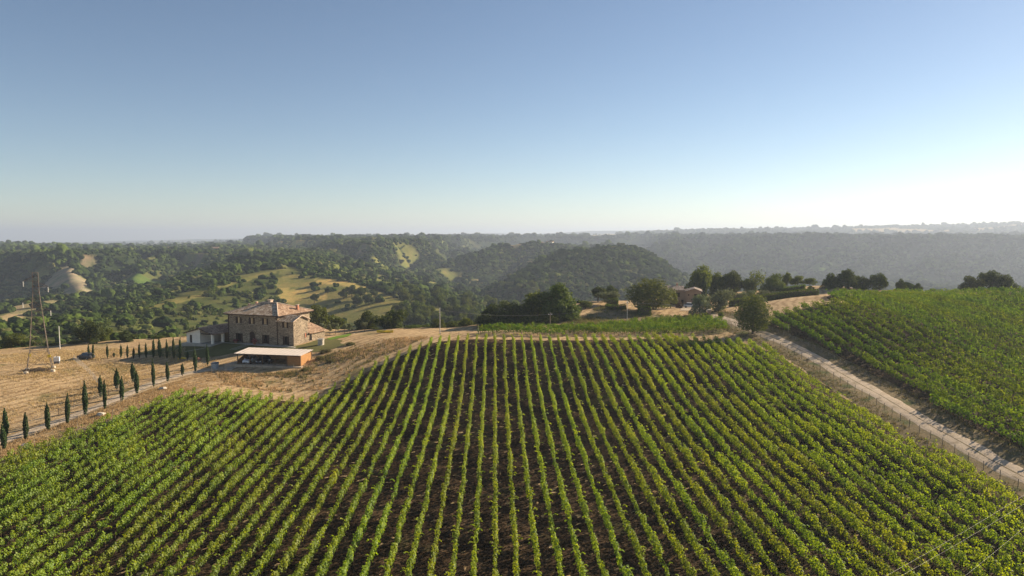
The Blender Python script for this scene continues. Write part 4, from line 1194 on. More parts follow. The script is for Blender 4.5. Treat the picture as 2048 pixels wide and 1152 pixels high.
# ------------------------------------------------------------------ cars
def car(name, label, loc, rz, paint, L=4.1, Wd=1.75, H=1.48):
    """nose towards local -y"""
    t = thing(name, label, 'car', loc, rz)
    hw = Wd / 2
    # lower body cross-sections along y: (y, z bottom, z belt, half width)
    secs = [(-L / 2, .32, .62, hw * .80), (-L / 2 + .12, .24, .74, hw * .92), (-L / 2 + .75, .22, .86, hw), (-L / 2 + 1.3, .22, .92, hw), (0.3, .22, .93, hw), (L / 2 - .7, .22, .95, hw), (L / 2 - .12, .26, .92, hw * .94), (L / 2, .38, .80, hw * .84)]
    V = []; F = []
    for y, zb, zt, w in secs:
        V += [(-w * .92, y, zb), (-w, y, zb + .15), (-w * .99, y, zt - .10), (-w * .88, y, zt), (w * .88, y, zt), (w * .99, y, zt - .10), (w, y, zb + .15), (w * .92, y, zb)]
    for i in range(len(secs) - 1):
        for k in range(8):
            F.append((i * 8 + k, i * 8 + (k + 1) % 8, (i + 1) * 8 + (k + 1) % 8, (i + 1) * 8 + k))
    F.append(tuple(range(7, -1, -1))); F.append(tuple(len(secs) * 8 - 8 + k for k in range(8)))
    mb = MB(); mb.v = V; mb.f = F
    mb.build('body', paint, t)
    cs = [(-L / 2 + 1.15, .915, hw * .84, .915), (-L / 2 + 1.75, .93, hw * .70, H), (L / 2 - .95, .94, hw * .68, H - .03), (L / 2 - .22, .93, hw * .80, .93)]
    mb = MB()
    V = []; F = []
    for i, (y, zb, w, zt) in enumerate(cs):
        V += [(-hw * .86, y, zb - .02), (-w, y, zt - .02), (w, y, zt - .02), (hw * .86, y, zb - .02)]
    for i in range(3):
        for k in range(4): F.append((i * 4 + k, i * 4 + (k + 1) % 4, i * 4 + 4 + (k + 1) % 4, i * 4 + 4 + k))
    F += [(3, 2, 1, 0), (12, 13, 14, 15)]
    mb.v = V; mb.f = F; mb.build('cabin_glass', M['glass'], t)
    y1, y2 = cs[1][0], cs[2][0]
    MB().hexa([(-hw * .71, y1, H - .035), (hw * .71, y1, H - .035), (hw * .69, y2, H - .065), (-hw * .69, y2, H - .065)], [(-hw * .68, y1 + .08, H + .02), (hw * .68, y1 + .08, H + .02), (hw * .66, y2 - .05, H), (-hw * .66, y2 - .05, H)]).build('roof', paint, t)
    for sx in (-1, 1):
        for y in (-L / 2 + .78, L / 2 - .78):
            w = MB().tube((sx * (hw - .20), y, .31), (sx * (hw + .01), y, .31), .31, .31, 16).build('wheel', M['tyre'], t)
            MB().tube((sx * (hw - .02), y, .31), (sx * (hw + .02), y, .31), .18, .17, 12).build('rim', M['wire'], w)
        MB().hexa([(sx * hw * .55 - .18, -L / 2 - .015, .56), (sx * hw * .55 + .18, -L / 2 - .015, .56), (sx * hw * .55 + .18, -L / 2 + .2, .60), (sx * hw * .55 - .18, -L / 2 + .2, .60)],
                  [(sx * hw * .55 - .16, -L / 2 + .04, .70), (sx * hw * .55 + .16, -L / 2 + .04, .70), (sx * hw * .55 + .16, -L / 2 + .2, .72), (sx * hw * .55 - .16, -L / 2 + .2, .72)]).build('headlight', M['lamp'], t)
        MB().box(sx * hw - .02 if sx > 0 else -hw - .16, sx * hw + .16 if sx > 0 else -hw + .02, -L / 2 + 1.3, -L / 2 + 1.42, .95, 1.08).build('mirror', paint, t)
    MB().box(-hw * .5, hw * .5, -L / 2 - .012, -L / 2 + .1, .36, .48).build('grille', M['blue_grey'], t)
    return t
car('parked_car', 'small white car parked nose out in the left bay of the carport', (*CWp(-13.1, 1.9), CZ + .03), CA_, M['car_white'])
car('parked_car', 'dark car parked beside the white car under the carport', (*CWp(-10.2, 2.3), CZ + .03), CA_, M['car_dark'])
x, y, z = G(172, 717.5)
car('parked_car', 'dark grey car half hidden behind the leftmost cypresses of the upper row', (x, y, z + .02), math.radians(-110), M['car_grey'])

# motorbikes under the carport
def motorbike(loc, rz, label):
    t = thing('motorbike', label, 'motorbike', loc, rz)
    for y in (-.68, .68):
        w = MB()
        for k in range(14):
            a0, a1 = 2 * math.pi * k / 14, 2 * math.pi * (k + 1) / 14
            w.tube((0, y + .30 * math.cos(a0), .32 + .30 * math.sin(a0)), (0, y + .30 * math.cos(a1), .32 + .30 * math.sin(a1)), .05, .05, 5, False)
        w.build('wheel', M['tyre'], t)
    MB().hexa([(-.1, -.3, .35), (.1, -.3, .35), (.1, .35, .35), (-.1, .35, .35)], [(-.14, -.35, .8), (.14, -.35, .8), (.10, .45, .75), (-.10, .45, .75)]).build('engine', M['blue_grey'], t)
    MB().hexa([(-.12, -.4, .78), (.12, -.4, .78), (.12, .1, .8), (-.12, .1, .8)], [(-.10, -.3, 1.0), (.10, -.3, 1.0), (.10, .05, .95), (-.10, .05, .95)]).build('tank', M['white_paint'], t)
    MB().box(-.12, .12, .1, .75, .78, .88).build('seat', M['tyre'], t)
    MB().tube((0, -.68, .32), (0, -.42, 1.05), .035, .035, 6).build('fork', M['wire'], t)
    MB().tube((-.36, -.38, 1.08), (.36, -.38, 1.08), .02, .02, 6).build('handlebar', M['wire'], t)
    MB().tube((0, -.60, .92), (0, -.50, .92), .09, .09, 10).build('headlight', M['lamp'], t)
motorbike((*CWp(-8.0, 1.4), CZ + .03), CA_ + .1, 'motorbike with white tank standing right of the dark car in the carport')

# fence in front of the carport, bins, stones
def fence(name, label, pts, step, h, m, wires=(0.35, 0.75, 1.1), r=0.05, rw=0.012, group=None):
    p = np.array(pts); s = np.r_[0, np.cumsum(np.linalg.norm(np.diff(p, axis=0), axis=1))]
    n = max(2, int(s[-1] / step) + 1); t = np.linspace(0, s[-1], n)
    x = np.interp(t, s, p[:, 0]); y = np.interp(t, s, p[:, 1]); z = near_z(x, y)
    th = thing(name, label, 'fence', (x[0], y[0], z[0]), 0, group)
    pm = MB().tube((0, 0, -.3), (0, 0, h), r, r * .9, 6).mesh('post', m)
    for i in range(n):
        o = obj('post', pm, th); o.location = (x[i] - x[0], y[i] - y[0], z[i] - z[0]); o.rotation_euler = (rnd.gauss(0, .03), rnd.gauss(0, .03), 0)
    for w in wires:
        mb = MB()
        for i in range(n - 1):
            mb.tube((x[i] - x[0], y[i] - y[0], z[i] - z[0] + w), (x[i + 1] - x[0], y[i + 1] - y[0], z[i + 1] - z[0] + w), rw, rw, 3, False)
        mb.build('wire', M['wire'], th)
    return th
fence('wire_fence', 'short post and wire fence on the bank in front of the carport', [CWp(-19, -2.6), CWp(-10, -3.0), CWp(-0.4, -2.4)], 2.1, 1.25, M['post'], (0.3, 0.55, 0.8, 1.1))
def off_line(C, o):
    c = np.array(C); tx = np.gradient(c[:, 0]); ty = np.gradient(c[:, 1]); L = np.hypot(tx, ty)
    return [(a, b) for a, b in zip(c[:, 0] - ty / L * o, c[:, 1] + tx / L * o)]
# ROADC runs from the gate towards the camera: its left is the right verge
rl = off_line(ROADC, -2.7)
rl = [p for p in rl if 72 < p[1] < 176]
fence('roadside_fence', 'long post and wire fence along the left edge of the gravel road', rl, 2.5, 1.2, M['fence_wood'], (0.4, 0.8, 1.15), 0.045, 0.007)
r2 = [p for p in off_line(ROADC, 2.9) if 118 < p[1] < 166]
fence('roadside_fence', 'low wire fence on the far right side of the gravel road near the round tree', r2, 2.2, 0.8, M['post'], (0.35, 0.65), 0.04)
ll = [p for p in off_line(LANEC, 2.6)]
fence('lane_fence', 'wire fence along the upper left side of the cypress lane', [p for p in off_line(LANEC, 3.6) if p[1] < 141], 3.0, 1.2, M['post'], (0.35, 0.7, 1.05), 0.045)
fence('lane_fence', 'wire fence with thin posts between the cypress lane and the vineyard', [p for p in off_line(LANEC, -3.6) if p[1] < 152], 3.0, 1.15, M['post'], (0.4, 0.8), 0.035)
fence('wire_mesh_fence', 'pale wire fence crossing the dry field between pylon and cypress lane', [Gxy(148, 722), Gxy(162, 733), Gxy(180, 750), Gxy(198, 770), Gxy(200, 785)], 1.4, 1.35, M['concrete'], (0.3, 0.6, 0.9, 1.2), 0.035)
x, y, z = G(430, 737.5)
t = thing('waste_container', 'grey lidded waste container beside the last cypress by the carport', 'waste bin', (x, y, z - .05), -.3)
MB().hexa([(-.55, -.4, .12), (.55, -.4, .12), (.55, .4, .12), (-.55, .4, .12)], [(-.65, -.5, 1.25), (.65, -.5, 1.25), (.65, .5, 1.25), (-.65, .5, 1.25)]).build('body', M['grey_plastic'], t)
MB().hexa([(-.70, -.55, 1.25), (.70, -.55, 1.25), (.70, .55, 1.25), (-.70, .55, 1.25)], [(-.62, -.40, 1.42), (.62, -.40, 1.42), (.62, .50, 1.50), (-.62, .50, 1.50)]).build('lid', M['blue_grey'], t)
for a_ in (-.5, .5): MB().tube((a_ - .04, -.3, .09), (a_ + .04, -.3, .09), .1, .1, 10).build('wheel', M['tyre'], t)
def rock(px, py, r, label, m='stone_block'):
    x, y, z = G(px, py)
    bm = bmesh.new(); bmesh.ops.create_icosphere(bm, subdivisions=2, radius=1)
    for v in bm.verts: v.co *= 0.8 + 0.4 * rnd.random()
    for v in bm.verts: v.co = Vector((v.co.x * r * 1.4, v.co.y * r, v.co.z * r * .6 + r * .3))
    me = bpy.data.meshes.new('boulder'); bm.to_mesh(me); bm.free(); me.materials.append(M[m])
    o = obj('boulder', me); o.location = (x, y, z)
    tag(o, label, 'boulder')
rock(327, 779, .6, 'white boulder on the dry slope below the cypress lane, nearest the carport')
rock(202, 831, .6, 'white boulder on the dry slope below the lane, between the nearer cypresses')
rock(50, 892, .5, 'white boulder on the dry slope below the lane at the left edge')
def lowthing(px, py, name, label, cat, m, sx, sy, sz):
    x, y, z = G(px, py)
    t = thing(name, label, cat, (x, y, z - .03), rnd.uniform(-.3, .3))
    prof = [(-sx, 0), (-sx * .8, sz * .6), (-sx * .2, sz), (sx * .5, sz * .7), (sx, 0)]
    MB().prism(prof, -sy, sy).build('body', m, t)
    return t
t = lowthing(365, 717.5, 'kayak', 'small yellow boat-like object lying by the right end of the upper cypress row', 'boat', M['yellow'], 1.0, .35, .4)
t = lowthing(398, 720, 'fire_bowl', 'small rusty red object on the ground between two cypresses near the carport', 'object', M['terracotta'], .5, .4, .6)
# yellow boat on the field edge
x, y, z = G(770, 665.5)
t = thing('kayak', 'yellow kayak lying at the far edge of the dry field before the trees', 'kayak', (x, y, z), math.radians(-4))
mb = MB(); n_ = 12
for i in range(n_ + 1):
    q = i / n_; w = .55 * math.sin(math.pi * q) ** .7 + .01; hz = .25 + .35 * abs(q - .5) ** 2 * 4 * .5
    mb.v += [(-2.2 + 4.4 * q, -w, .35 + hz * .3), (-2.2 + 4.4 * q, -w * .5, 0.02), (-2.2 + 4.4 * q, w * .5, 0.02), (-2.2 + 4.4 * q, w, .35 + hz * .3), (-2.2 + 4.4 * q, 0, .62 + hz * .2)]
for i in range(n_):
    for k in range(5): mb.f.append((i * 5 + k, i * 5 + (k + 1) % 5, i * 5 + 5 + (k + 1) % 5, i * 5 + 5 + k))
mb.build('hull', M['yellow'], t); MB().lathe([(.34, .72), (.40, .80), (.36, .80)], 12).build('cockpit_rim', M['blue_grey'], t)
# white tank by the pylon
x, y, z = G(114, 727)
t = thing('water_tank', 'white square tank on a dark stand beside the pylon', 'tank', (x, y, z), .4)
MB().box(-.5, .5, -.45, .45, 0, .55).build('stand', M['blue_grey'], t); MB().box(-.55, .55, -.5, .5, .552, 1.5).build('tank', M['white_paint'], t)
MB().lathe([(.16, 1.5), (.16, 1.6), (.1, 1.62)], 10).build('cap', M['blue_grey'], t)

# ------------------------------------------------------------------ pylon
px0, py0, pz0 = G(80, 741)
PH = P(80, 545, py0)[2] - pz0
pyl = thing('pylon', 'tall rusty lattice pylon standing in the dry field at the left', 'pylon', (px0, py0, pz0), math.radians(32))
def half(z):
    q = z / PH
    if q < 0.20: return 2.35 - (2.35 - 1.65) * q / 0.20
    if q < 0.80: return 1.65 - (1.65 - 0.55) * (q - .20) / .60
    return 0.55 - 0.05 * (q - .8) / .2
def corner(i, z):
    h_ = half(z); sx, sy = ((-1, -1), (1, -1), (1, 1), (-1, 1))[i]
    return (sx * h_, sy * h_, z)
LV = [0, .20, .34, .46, .56, .65, .73, .80, .86, .91, .96, 1.0]
for i in range(4):
    mb = MB()
    for a, b in zip(LV[:-1], LV[1:]): mb.tube(corner(i, a * PH - (.3 if a == 0 else 0)), corner(i, b * PH), (.075 if a < .5 else .055), None, 5, False)
    mb.build('leg', M['rust'], pyl)
    MB().lathe([(.45, -.4), (.42, .35), (.2, .4)], 10, corner(i, 0)[:2]).build('footing', M['stone_block'], pyl)
for a, b in zip(LV[:-1], LV[1:]):
    mb = MB()
    for i in range(4):
        j = (i + 1) % 4
        mb.tube(corner(i, a * PH), corner(j, b * PH), .03, None, 4, False); mb.tube(corner(j, a * PH), corner(i, b * PH), .03, None, 4, False)
        mb.tube(corner(i, b * PH), corner(j, b * PH), .03, None, 4, False)
    mb.build('lattice', M['rust'], pyl)
for q, ln, sgn in ((.915, 2.6, -1), (.86, 2.6, 1), (.70, 2.9, -1), (.62, 2.9, 1)):
    mb = MB(); z = q * PH; c = half(z)
    ca, sa = math.cos(-math.radians(32)), math.sin(-math.radians(32))
    def rt(x, y, z): return (x * ca - y * sa, x * sa + y * ca, z)
    tip = rt(sgn * ln, 0, z)
    for s in (-1, 1):
        mb.tube(rt(sgn * .3, s * .5, z), tip, .04, None, 4, False); mb.tube(rt(sgn * .3, s * .5, z + .9), tip, .035, None, 4, False)
    mb.tube(rt(sgn * 1.3, .25, z), rt(sgn * 1.3, -.25, z), .03, None, 4, False)
    ar = mb.build('cross_arm', M['rust'], pyl)
    ins = MB()
    for k in range(7): ins.tube((tip[0], tip[1], z - .15 - k * .16), (tip[0], tip[1], z - .27 - k * .16), .10, .05, 8)
    ins.build('insulator', M['white_paint'], ar)
for i in (0, 1):
    c = corner((3, 1)[i], .155 * PH)
    o = MB().box(-.35, .35, -.02, .02, -.3, .3).build('warning_sign', M['yellow'], pyl)
    o.location = (c[0], c[1] - .12, c[2]); o.rotation_euler = (0, 0, -math.radians(32))
tag(ground_mound := obj('earth_mound', None) if False else thing('earth_mound', 'low dark heap of earth and stones round the feet of the pylon', 'heap', (px0 - .6, py0 - .3, pz0)), None, None)
mo = crown_mesh('heap', M['bark'], 77, [(0, 0, .0, .45), (.2, .1, .0, .3), (-.25, 0, .0, .28)], 1200, .10, .3, .3)
o = obj('heap', mo, ground_mound); o.scale = (5.5, 4.0, 1.1); o['kind'] = 'stuff'

# ------------------------------------------------------------------ poles and wires
def pole(px, top, base, label, m='concrete', r=.11, arm=0.0, d=None):
    if d is None: x, y, z = G(px, base)
    else: x = P(px, 500, d)[0]; y = d; z = fz(x, y)
    zt = P(px, top, y)[2]
    t = thing('utility_pole', label, 'utility pole', (x, y, z))
    MB().tube((0, 0, -.5), (0, 0, zt - z), r, r * .75, 8).build('pole', M[m], t)
    if arm:
        MB().box(-arm, arm, -.05, .05, zt - z - .35, zt - z - .25).build('cross_arm', M['wire'], t)
    for s in (-1, 0, 1):
        if arm or s == 0: MB().lathe([(.05, zt - z - .25 if s else zt - z), (.07, zt - z - .12 if s else zt - z + .1), (.03, zt - z - .05 if s else zt - z + .16)], 8, (s * arm * .9, 0)).build('insulator', M['white_paint'], t)
    return x, y, zt
p1 = pole(880, 617, 669, 'tall pale concrete utility pole at the edge of the dry field above the vineyard')
p2 = pole(1101, 627, 660, 'slim wooden pole with small crosshead behind the crest vine rows', 'post', .09, .45, 178)
p3 = pole(1256, 603, 650, 'thin grey pole standing before the large round dark tree', 'concrete', .09, .3, 182)
p0 = pole(120, 653, 698, 'plain white pole in the dry field right of the pylon', 'white_paint', .10)
def cable(pts, label, group, r=.018, sag=1.0, n=24, name='power_line'):
    mb = MB()
    a, b = np.array(pts[0], float), np.array(pts[1], float)
    q = np.linspace(0, 1, n)[:, None]
    L = a + (b - a) * q; L[:, 2] -= sag * 4 * (q * (1 - q))[:, 0]
    o = a.copy()
    for i in range(n - 1): mb.tube(L[i] - o, L[i + 1] - o, r, r, 4, False)
    c = mb.build(name, M['wire']); c.location = o
    tag(c, label, 'power line', group)
for s, lab in ((-.4, 'lower'), (.4, 'upper')):
    cable([(p1[0], p1[1], p1[2] - .3), (p2[0], p2[1] + s, p2[2] - .2)], '%s thin wire from the tall pale pole to the crosshead pole' % lab, 'thin wires over the crest', .007, .8)
    cable([(p2[0], p2[1] + s, p2[2] - .2), (p3[0], p3[1] + s, p3[2] - .2)], '%s thin wire between the crosshead pole and the thin grey pole' % lab, 'thin wires over the crest', .007, .6)
    e = P(1500, 598, 188)
    cable([(p3[0], p3[1] + s, p3[2] - .2), (e[0], e[1] + s, e[2] - 1.2)], '%s thin wire from the thin grey pole towards the round roadside tree' % lab, 'thin wires over the crest', .007, .6)
for i, (a, b) in enumerate((((1720, 1180), (2110, 950)), ((1750, 1180), (2130, 955)), ((1880, 1190), (2120, 990)))):
    A = P(a[0], a[1], 46 + 2 * i); B = P(b[0], b[1], 66 + 2 * i)
    cable([A, B], ['power wire over the lower right vines, farthest of the three', 'power wire over the lower right vines, middle one of the three', 'power wire over the lower right vines, nearest of the three'][i], 'power wires crossing the lower right corner', .0045, .25)

# ------------------------------------------------------------------ cypresses
CYP = []
for s in range(4):
    bl = []
    rg = random.Random(s)
    for i in range(16):
        q = i / 15.0
        r = (0.46 * math.sin(math.pi * min(1, (q * .80 + .16))) ** 0.8) * (1.0 if q < .8 else (1.05 - q) / .25)
        bl.append((rg.uniform(-.06, .06), rg.uniform(-.06, .06), 0.06 + .90 * q, max(.07, r * rg.uniform(.85, 1.1))))
    B = np.array(bl); rgn = np.random.default_rng(500 + s); n = 1500
    k = rgn.choice(16, n, p=B[:, 3] / B[:, 3].sum()); th = rgn.random(n) * 6.283
    rad = B[k, 3] * np.sqrt(rgn.random(n)) ** .5
    C = np.c_[B[k, 0] + np.cos(th) * rad, B[k, 1] + np.sin(th) * rad, B[k, 2] + rgn.normal(0, .022, n)]
    Nn = np.c_[np.cos(th), np.sin(th), np.full(n, .3)] + rgn.normal(size=(n, 3)) * .5
    Vq, Fq = leaf_quads(C, Nn, np.full(n, 1.0), rgn)
    # narrow upright sprays: size differs across and along
    cen = np.repeat(C, 4, 0); off = Vq - cen
    Vq = cen + off * np.array([.26, .26, .055])
    CYP.append(np_mesh('crown', Vq, Fq, M['leaf_cypress'], np.clip(rgn.random(n) ** 1.2, 0, 1)))
CTR = MB().tube((0, 0, -.2), (0, 0, 1), .08, .04, 6).mesh('trunk', M['bark'])
TIE = MB().tube((-.55, 0, 0), (.55, 0, 0), .05, .05, 5).tube((-.5, 0, -1), (-.5, 0, .05), .035, .035, 5).mesh('support_stake', M['post'])
def cypress(px, top, base, label, group, wpx, stake=False):
    x, y, z = G(px, base)
    h = P(px, top, y)[2] - z
    i = TCOUNT[0]; TCOUNT[0] += 1
    t = thing('cypress', label, 'cypress tree', (x, y, z), rnd.uniform(0, 6), group)
    c = obj('crown', CYP[i % 4], t); w = wpx * y / FPX
    c.location = (0, 0, .25); w *= rnd.uniform(.78, 1.12); c.scale = (w, w * rnd.uniform(.85, 1.1), h - .25); c.rotation_euler = (rnd.gauss(0, .02), rnd.gauss(0, .02), 0)
    o = obj('trunk', CTR, t); o.scale = (1, 1, max(.6, h * .8))
    if stake:
        o = obj('support_stake', TIE, t); o.location = (0, -.25, min(1.35, h * .5)); o.rotation_euler = (0, 0, -t.rotation_euler[2]); o.scale = (.8, .8, min(1.35, h * .5))
low = [(9,900,848),(52,880,824),(96,862,805.5),(135,849,787),(171,832,761),(210,820,759),(244,804,752),(274,789,742),(307.5,775,718),(336,764,723),(365,752,726.5),(391,744,696),(415.5,731,689)]
upp = [(13,875,815),(202,795,751),(234,780,737),(266.5,765,724)]
for i, (px, b, t_) in enumerate(low):
    lab = 'slim cypress on the vineyard side of the lane, %s from the left edge' % ordinal(i + 1)
    if i == len(low) - 1: lab = 'slim cypress standing beside the grey waste container at the lane end'
    cypress(px, t_, b, lab, 'cypresses along the lane', 11 - 0.28 * i)
for i, (px, b, t_) in enumerate(upp):
    cypress(px, t_, b, 'slim cypress on the field side of the lane, %s from the left edge' % ordinal(i + 1), 'cypresses along the lane', 11 - .6 * i)
row3 = [(178,718,688),(186,718.5,686),(215,717,689),(228,715.5,705),(242,716,689),(255,717,690),(267.5,717.5,695),(279,716.5,685),(292.5,717,685),(307,716,677),(320,717,675.5),(334,718,679),(347.5,717.5,674),(360,719.5,674.5),(375.5,719.5,703)]
for i, (px, b, t_) in enumerate(row3):
    cypress(px, t_, b, 'small staked cypress of the upper row by the lawn, %s from its left end' % ordinal(i + 1), 'cypresses in a row along the lawn edge', 5.6 if i < 9 else 7.0, True)

# ------------------------------------------------------------------ trees on the ridge
g1 = 'trees at the far edge of the dry field'
tree_px('tree', 'oak', 'bushy green tree at the left edge behind the pylon', 'tree', 14, 668, 52, 186, g1, .05)
tree_px('tree', 'oak', 'low bushy tree just left of the pylon behind the dry field', 'tree', 46, 677, 42, 188, g1, .05)
tree_px('tree', 'dark', 'large dark round tree behind the dry field left of the upper cypress row', 'tree', 172, 642, 56, 190, g1, .05)
tree_px('tree', 'oak', 'paler tree leaning on the right side of the large dark field tree', 'tree', 199, 656, 36, 194, g1, .05)
tree_px('tree', 'dark', 'small round dark tree alone between the field trees and the outbuilding', 'tree', 245, 661, 38, 192, g1, .05)
tree_px('tree', 'oak', 'little bushy tree just left of the white outbuilding', 'tree', 309, 672, 26, 196, g1, .05)
tree_px('shrub', 'shrub', 'low shrub at the field edge beside the plain white pole', 'shrub', 140, 686, 30, 190, g1, .0)
tree_px('shrub', 'shrub', 'low shrub behind the pylon legs at the field edge', 'shrub', 95, 690, 34, 188, g1, .0)
tree_px('tree', 'oak', 'tall bushy tree rising right behind the farmhouse annex', 'tree', 634, 611, 42, 203, None, .05)
tree_px('tree', 'oak', 'broad low tree behind the olive row right of the farmhouse', 'tree', 664, 630, 50, 207, None, .05)
for i, px in enumerate((641, 655, 668, 686, 697)):
    tree_px('olive_tree', 'olive', 'small silvery olive tree by the bright green lawn, %s from the farmhouse' % ordinal(i + 1), 'olive tree', px, 646 + (i % 2) * 2, 14, 192 - i, 'little olive trees behind the green lawn', .30)
tree_px('tree', 'dark', 'dark broad tree behind the lone olive at the field edge', 'tree', 732, 621, 52, 200, None, .03)
tree_px('olive_tree', 'olive', 'lone silvery olive tree before the dark broad tree at the field edge', 'olive tree', 727, 645, 18, 190, None, .30)
tree_px('tree', 'dark', 'big dark tree behind the yellow kayak', 'tree', 782, 620, 62, 196, None, .03)
for i, (px, top, w, lab) in enumerate(((825, 656, 34, 'low hedge-like shrub between the dark tree and the pale pole'), (850, 652, 36, 'leafy shrub left of the tall pale pole'), (875, 638, 30, 'bushy tree behind the tall pale pole'),
                                       (903, 642, 38, 'bushy tree right of the tall pale pole'), (930, 636, 32, 'bushy tree left of the dark crest thicket'), (948, 646, 30, 'shrub at the left end of the crest vine rows'))):
    tree_px('shrub' if i < 2 else 'tree', 'shrub' if i < 2 else 'oak', lab, 'shrub' if i < 2 else 'tree', px, top, w, 193 + (i % 2) * 4, 'shrubs and trees at the field edge', .0)
g2 = 'trees of the crest thicket'
tree_px('tree', 'dark', 'dark thicket tree at the left end of the crest thicket', 'tree', 985, 608, 64, 190, g2, .03)
tree_px('tree', 'dark', 'dark thicket tree against the left flank of the big crest tree', 'tree', 1027, 604, 66, 191, g2, .03)
tree_px('tree', 'oak', 'lower left lobe tree of the big green crest clump', 'tree', 1076, 584, 72, 195, g2, .03)
tree_px('tree', 'bright', 'tallest big green tree of the crest clump, lit on its right', 'tree', 1120, 566, 92, 193, g2, .03)
tree_px('shrub', 'shrub', 'small rounded bush right of the big crest clump', 'shrub', 1172, 600, 26, 210)
for px, top, w, d, lab in ((1062, 628, 44, 187, 'undergrowth shrub under the left side of the big crest clump'), (1100, 628, 46, 187, 'undergrowth shrub under the middle of the big crest clump'), (1140, 622, 44, 189, 'undergrowth shrub under the right side of the big crest clump'),
                           (1012, 636, 50, 186, 'low dark shrub in front of the dark crest thicket'), (976, 642, 44, 186, 'low dark shrub at the left foot of the dark crest thicket')):
    tree_px('shrub', 'shrub', lab, 'shrub', px, top, w, d, 'shrubs under the crest thicket', .0)
g3 = 'garden trees round the second house'
tree_px('tree', 'dark', 'round dark garden tree, left of a close pair', 'tree', 1197, 573, 36, 222, g3, .18)
tree_px('tree', 'dark', 'round dark garden tree, right of a close pair', 'tree', 1222, 570, 36, 226, g3, .18)
tree_px('olive_tree', 'olive', 'low grey olive tree in front of the pair of dark garden trees', 'olive tree', 1216, 584, 50, 216, g3, .15)
tree_px('tree', 'round', 'very large round dark tree left of the second house', 'tree', 1300, 559, 92, 204, g3, .10)
tree_px('tree', 'oak', 'slender tree between the large round tree and the second house', 'tree', 1343, 577, 28, 212, g3, .10)
tree_px('tree', 'topiary', 'reddish clipped ball shrub before the second house', 'shrub', 1360, 602, 14, 214, g3, .02)
tree_px('tree', 'oak', 'tall dark oak right behind the second house', 'tree', 1400, 533, 56, 246, g3, .05)
tree_px('tree', 'oak', 'dark tree right of the tall oak behind the house', 'tree', 1438, 545, 44, 250, g3, .05)
tree_px('tree', 'dark', 'dark spreading tree behind the olive grove', 'tree', 1468, 540, 46, 252, g3, .05)
tree_px('tree', 'thin', 'thin half bare tree behind the olive grove', 'tree', 1514, 540, 36, 250, g3, .05)
tree_px('tree', 'oak', 'small leafy tree beside the thin half bare tree', 'tree', 1500, 558, 34, 248, g3, .05)
tree_px('tree', 'bright', 'bright green ball shaped tree at the end of the olive grove', 'tree', 1549, 548, 46, 238, g3, .05)
tree_px('tree', 'oak', 'narrow tree right behind the bright green ball tree', 'tree', 1576, 545, 20, 246, g3, .10)
tree_px('tree', 'oak', 'slim garden tree, left of two before the valley', 'tree', 1597, 551, 28, 244, g3, .12)
tree_px('tree', 'oak', 'slim garden tree, right of two before the valley', 'tree', 1622, 556, 26, 244, g3, .12)
tree_px('shrub', 'bushl', 'pale green bush at the right end of the hedge', 'shrub', 1624, 572, 22, 224, g3, .0)
tree_px('olive_tree', 'olive', 'round olive tree left of the gate pillar', 'olive tree', 1402, 589, 46, 192, g3, .07)
tree_px('olive_tree', 'olive', 'round olive tree right of the gate pillar', 'olive tree', 1440, 580, 50, 196, g3, .07)
CY_ = thing('cypress', 'dark columnar cypress beside the right wall of the second house', 'cypress tree', (P(1408, 560, 236)[0], 236, fz(P(1408, 560, 236)[0], 236)))
c = obj('crown', CYP[1], CY_); c.scale = (2.2, 2.2, P(1408, 553, 236)[2] - CY_.location[2]); obj('trunk', CTR, CY_)
gx0 = [(1445,592),(1466,583),(1484,586),(1500,580),(1516,587),(1530,581),(1545,588),(1560,583),(1575,588),(1588,585),(1478,594),(1508,594),(1455,580),(1538,593)]
for i, (px, top) in enumerate(sorted(gx0)):
    tree_px('olive_tree', 'olive', 'grey-green olive tree in the grove behind the long hedge, %s from the left' % ordinal(i + 1), 'olive tree', px, top, 26, 226 if i % 2 else 218, 'olive grove trees behind the long hedge', .12)
rx, ry, rz_ = G(1505, 668)
t = tree('tree', 'round', 'round leafy tree on a short trunk at the edge of the gravel road', 'tree', rx, ry, rz_, 68 * ry / FPX, P(1505, 591, ry)[2] - rz_, None, .08)
g4 = 'trees behind the crest of the right vineyard'
for px, top, w, lab in ((1664, 546, 40, 'dark tree behind the right vineyard crest, left end of its group'), (1698, 538, 50, 'tallest dark tree behind the right vineyard crest'), (1728, 552, 36, 'lower dark tree on the right of the tallest crest tree'),
                        (1762, 545, 34, 'separate dark tree right of the tallest crest tree'), (1805, 557, 22, 'small dark bush alone on the right vineyard crest'), (1840, 566, 18, 'tiny bush just showing over the right vineyard crest'),
                        (1945, 553, 44, 'left tree of the far right crest clump'), (1988, 540, 58, 'middle, tallest tree of the far right crest clump'), (2018, 549, 46, 'right tree of the far right crest clump')):
    tree_px('tree', 'dark', lab, 'tree', px, top, w, 224 + (px % 5), g4, .03)

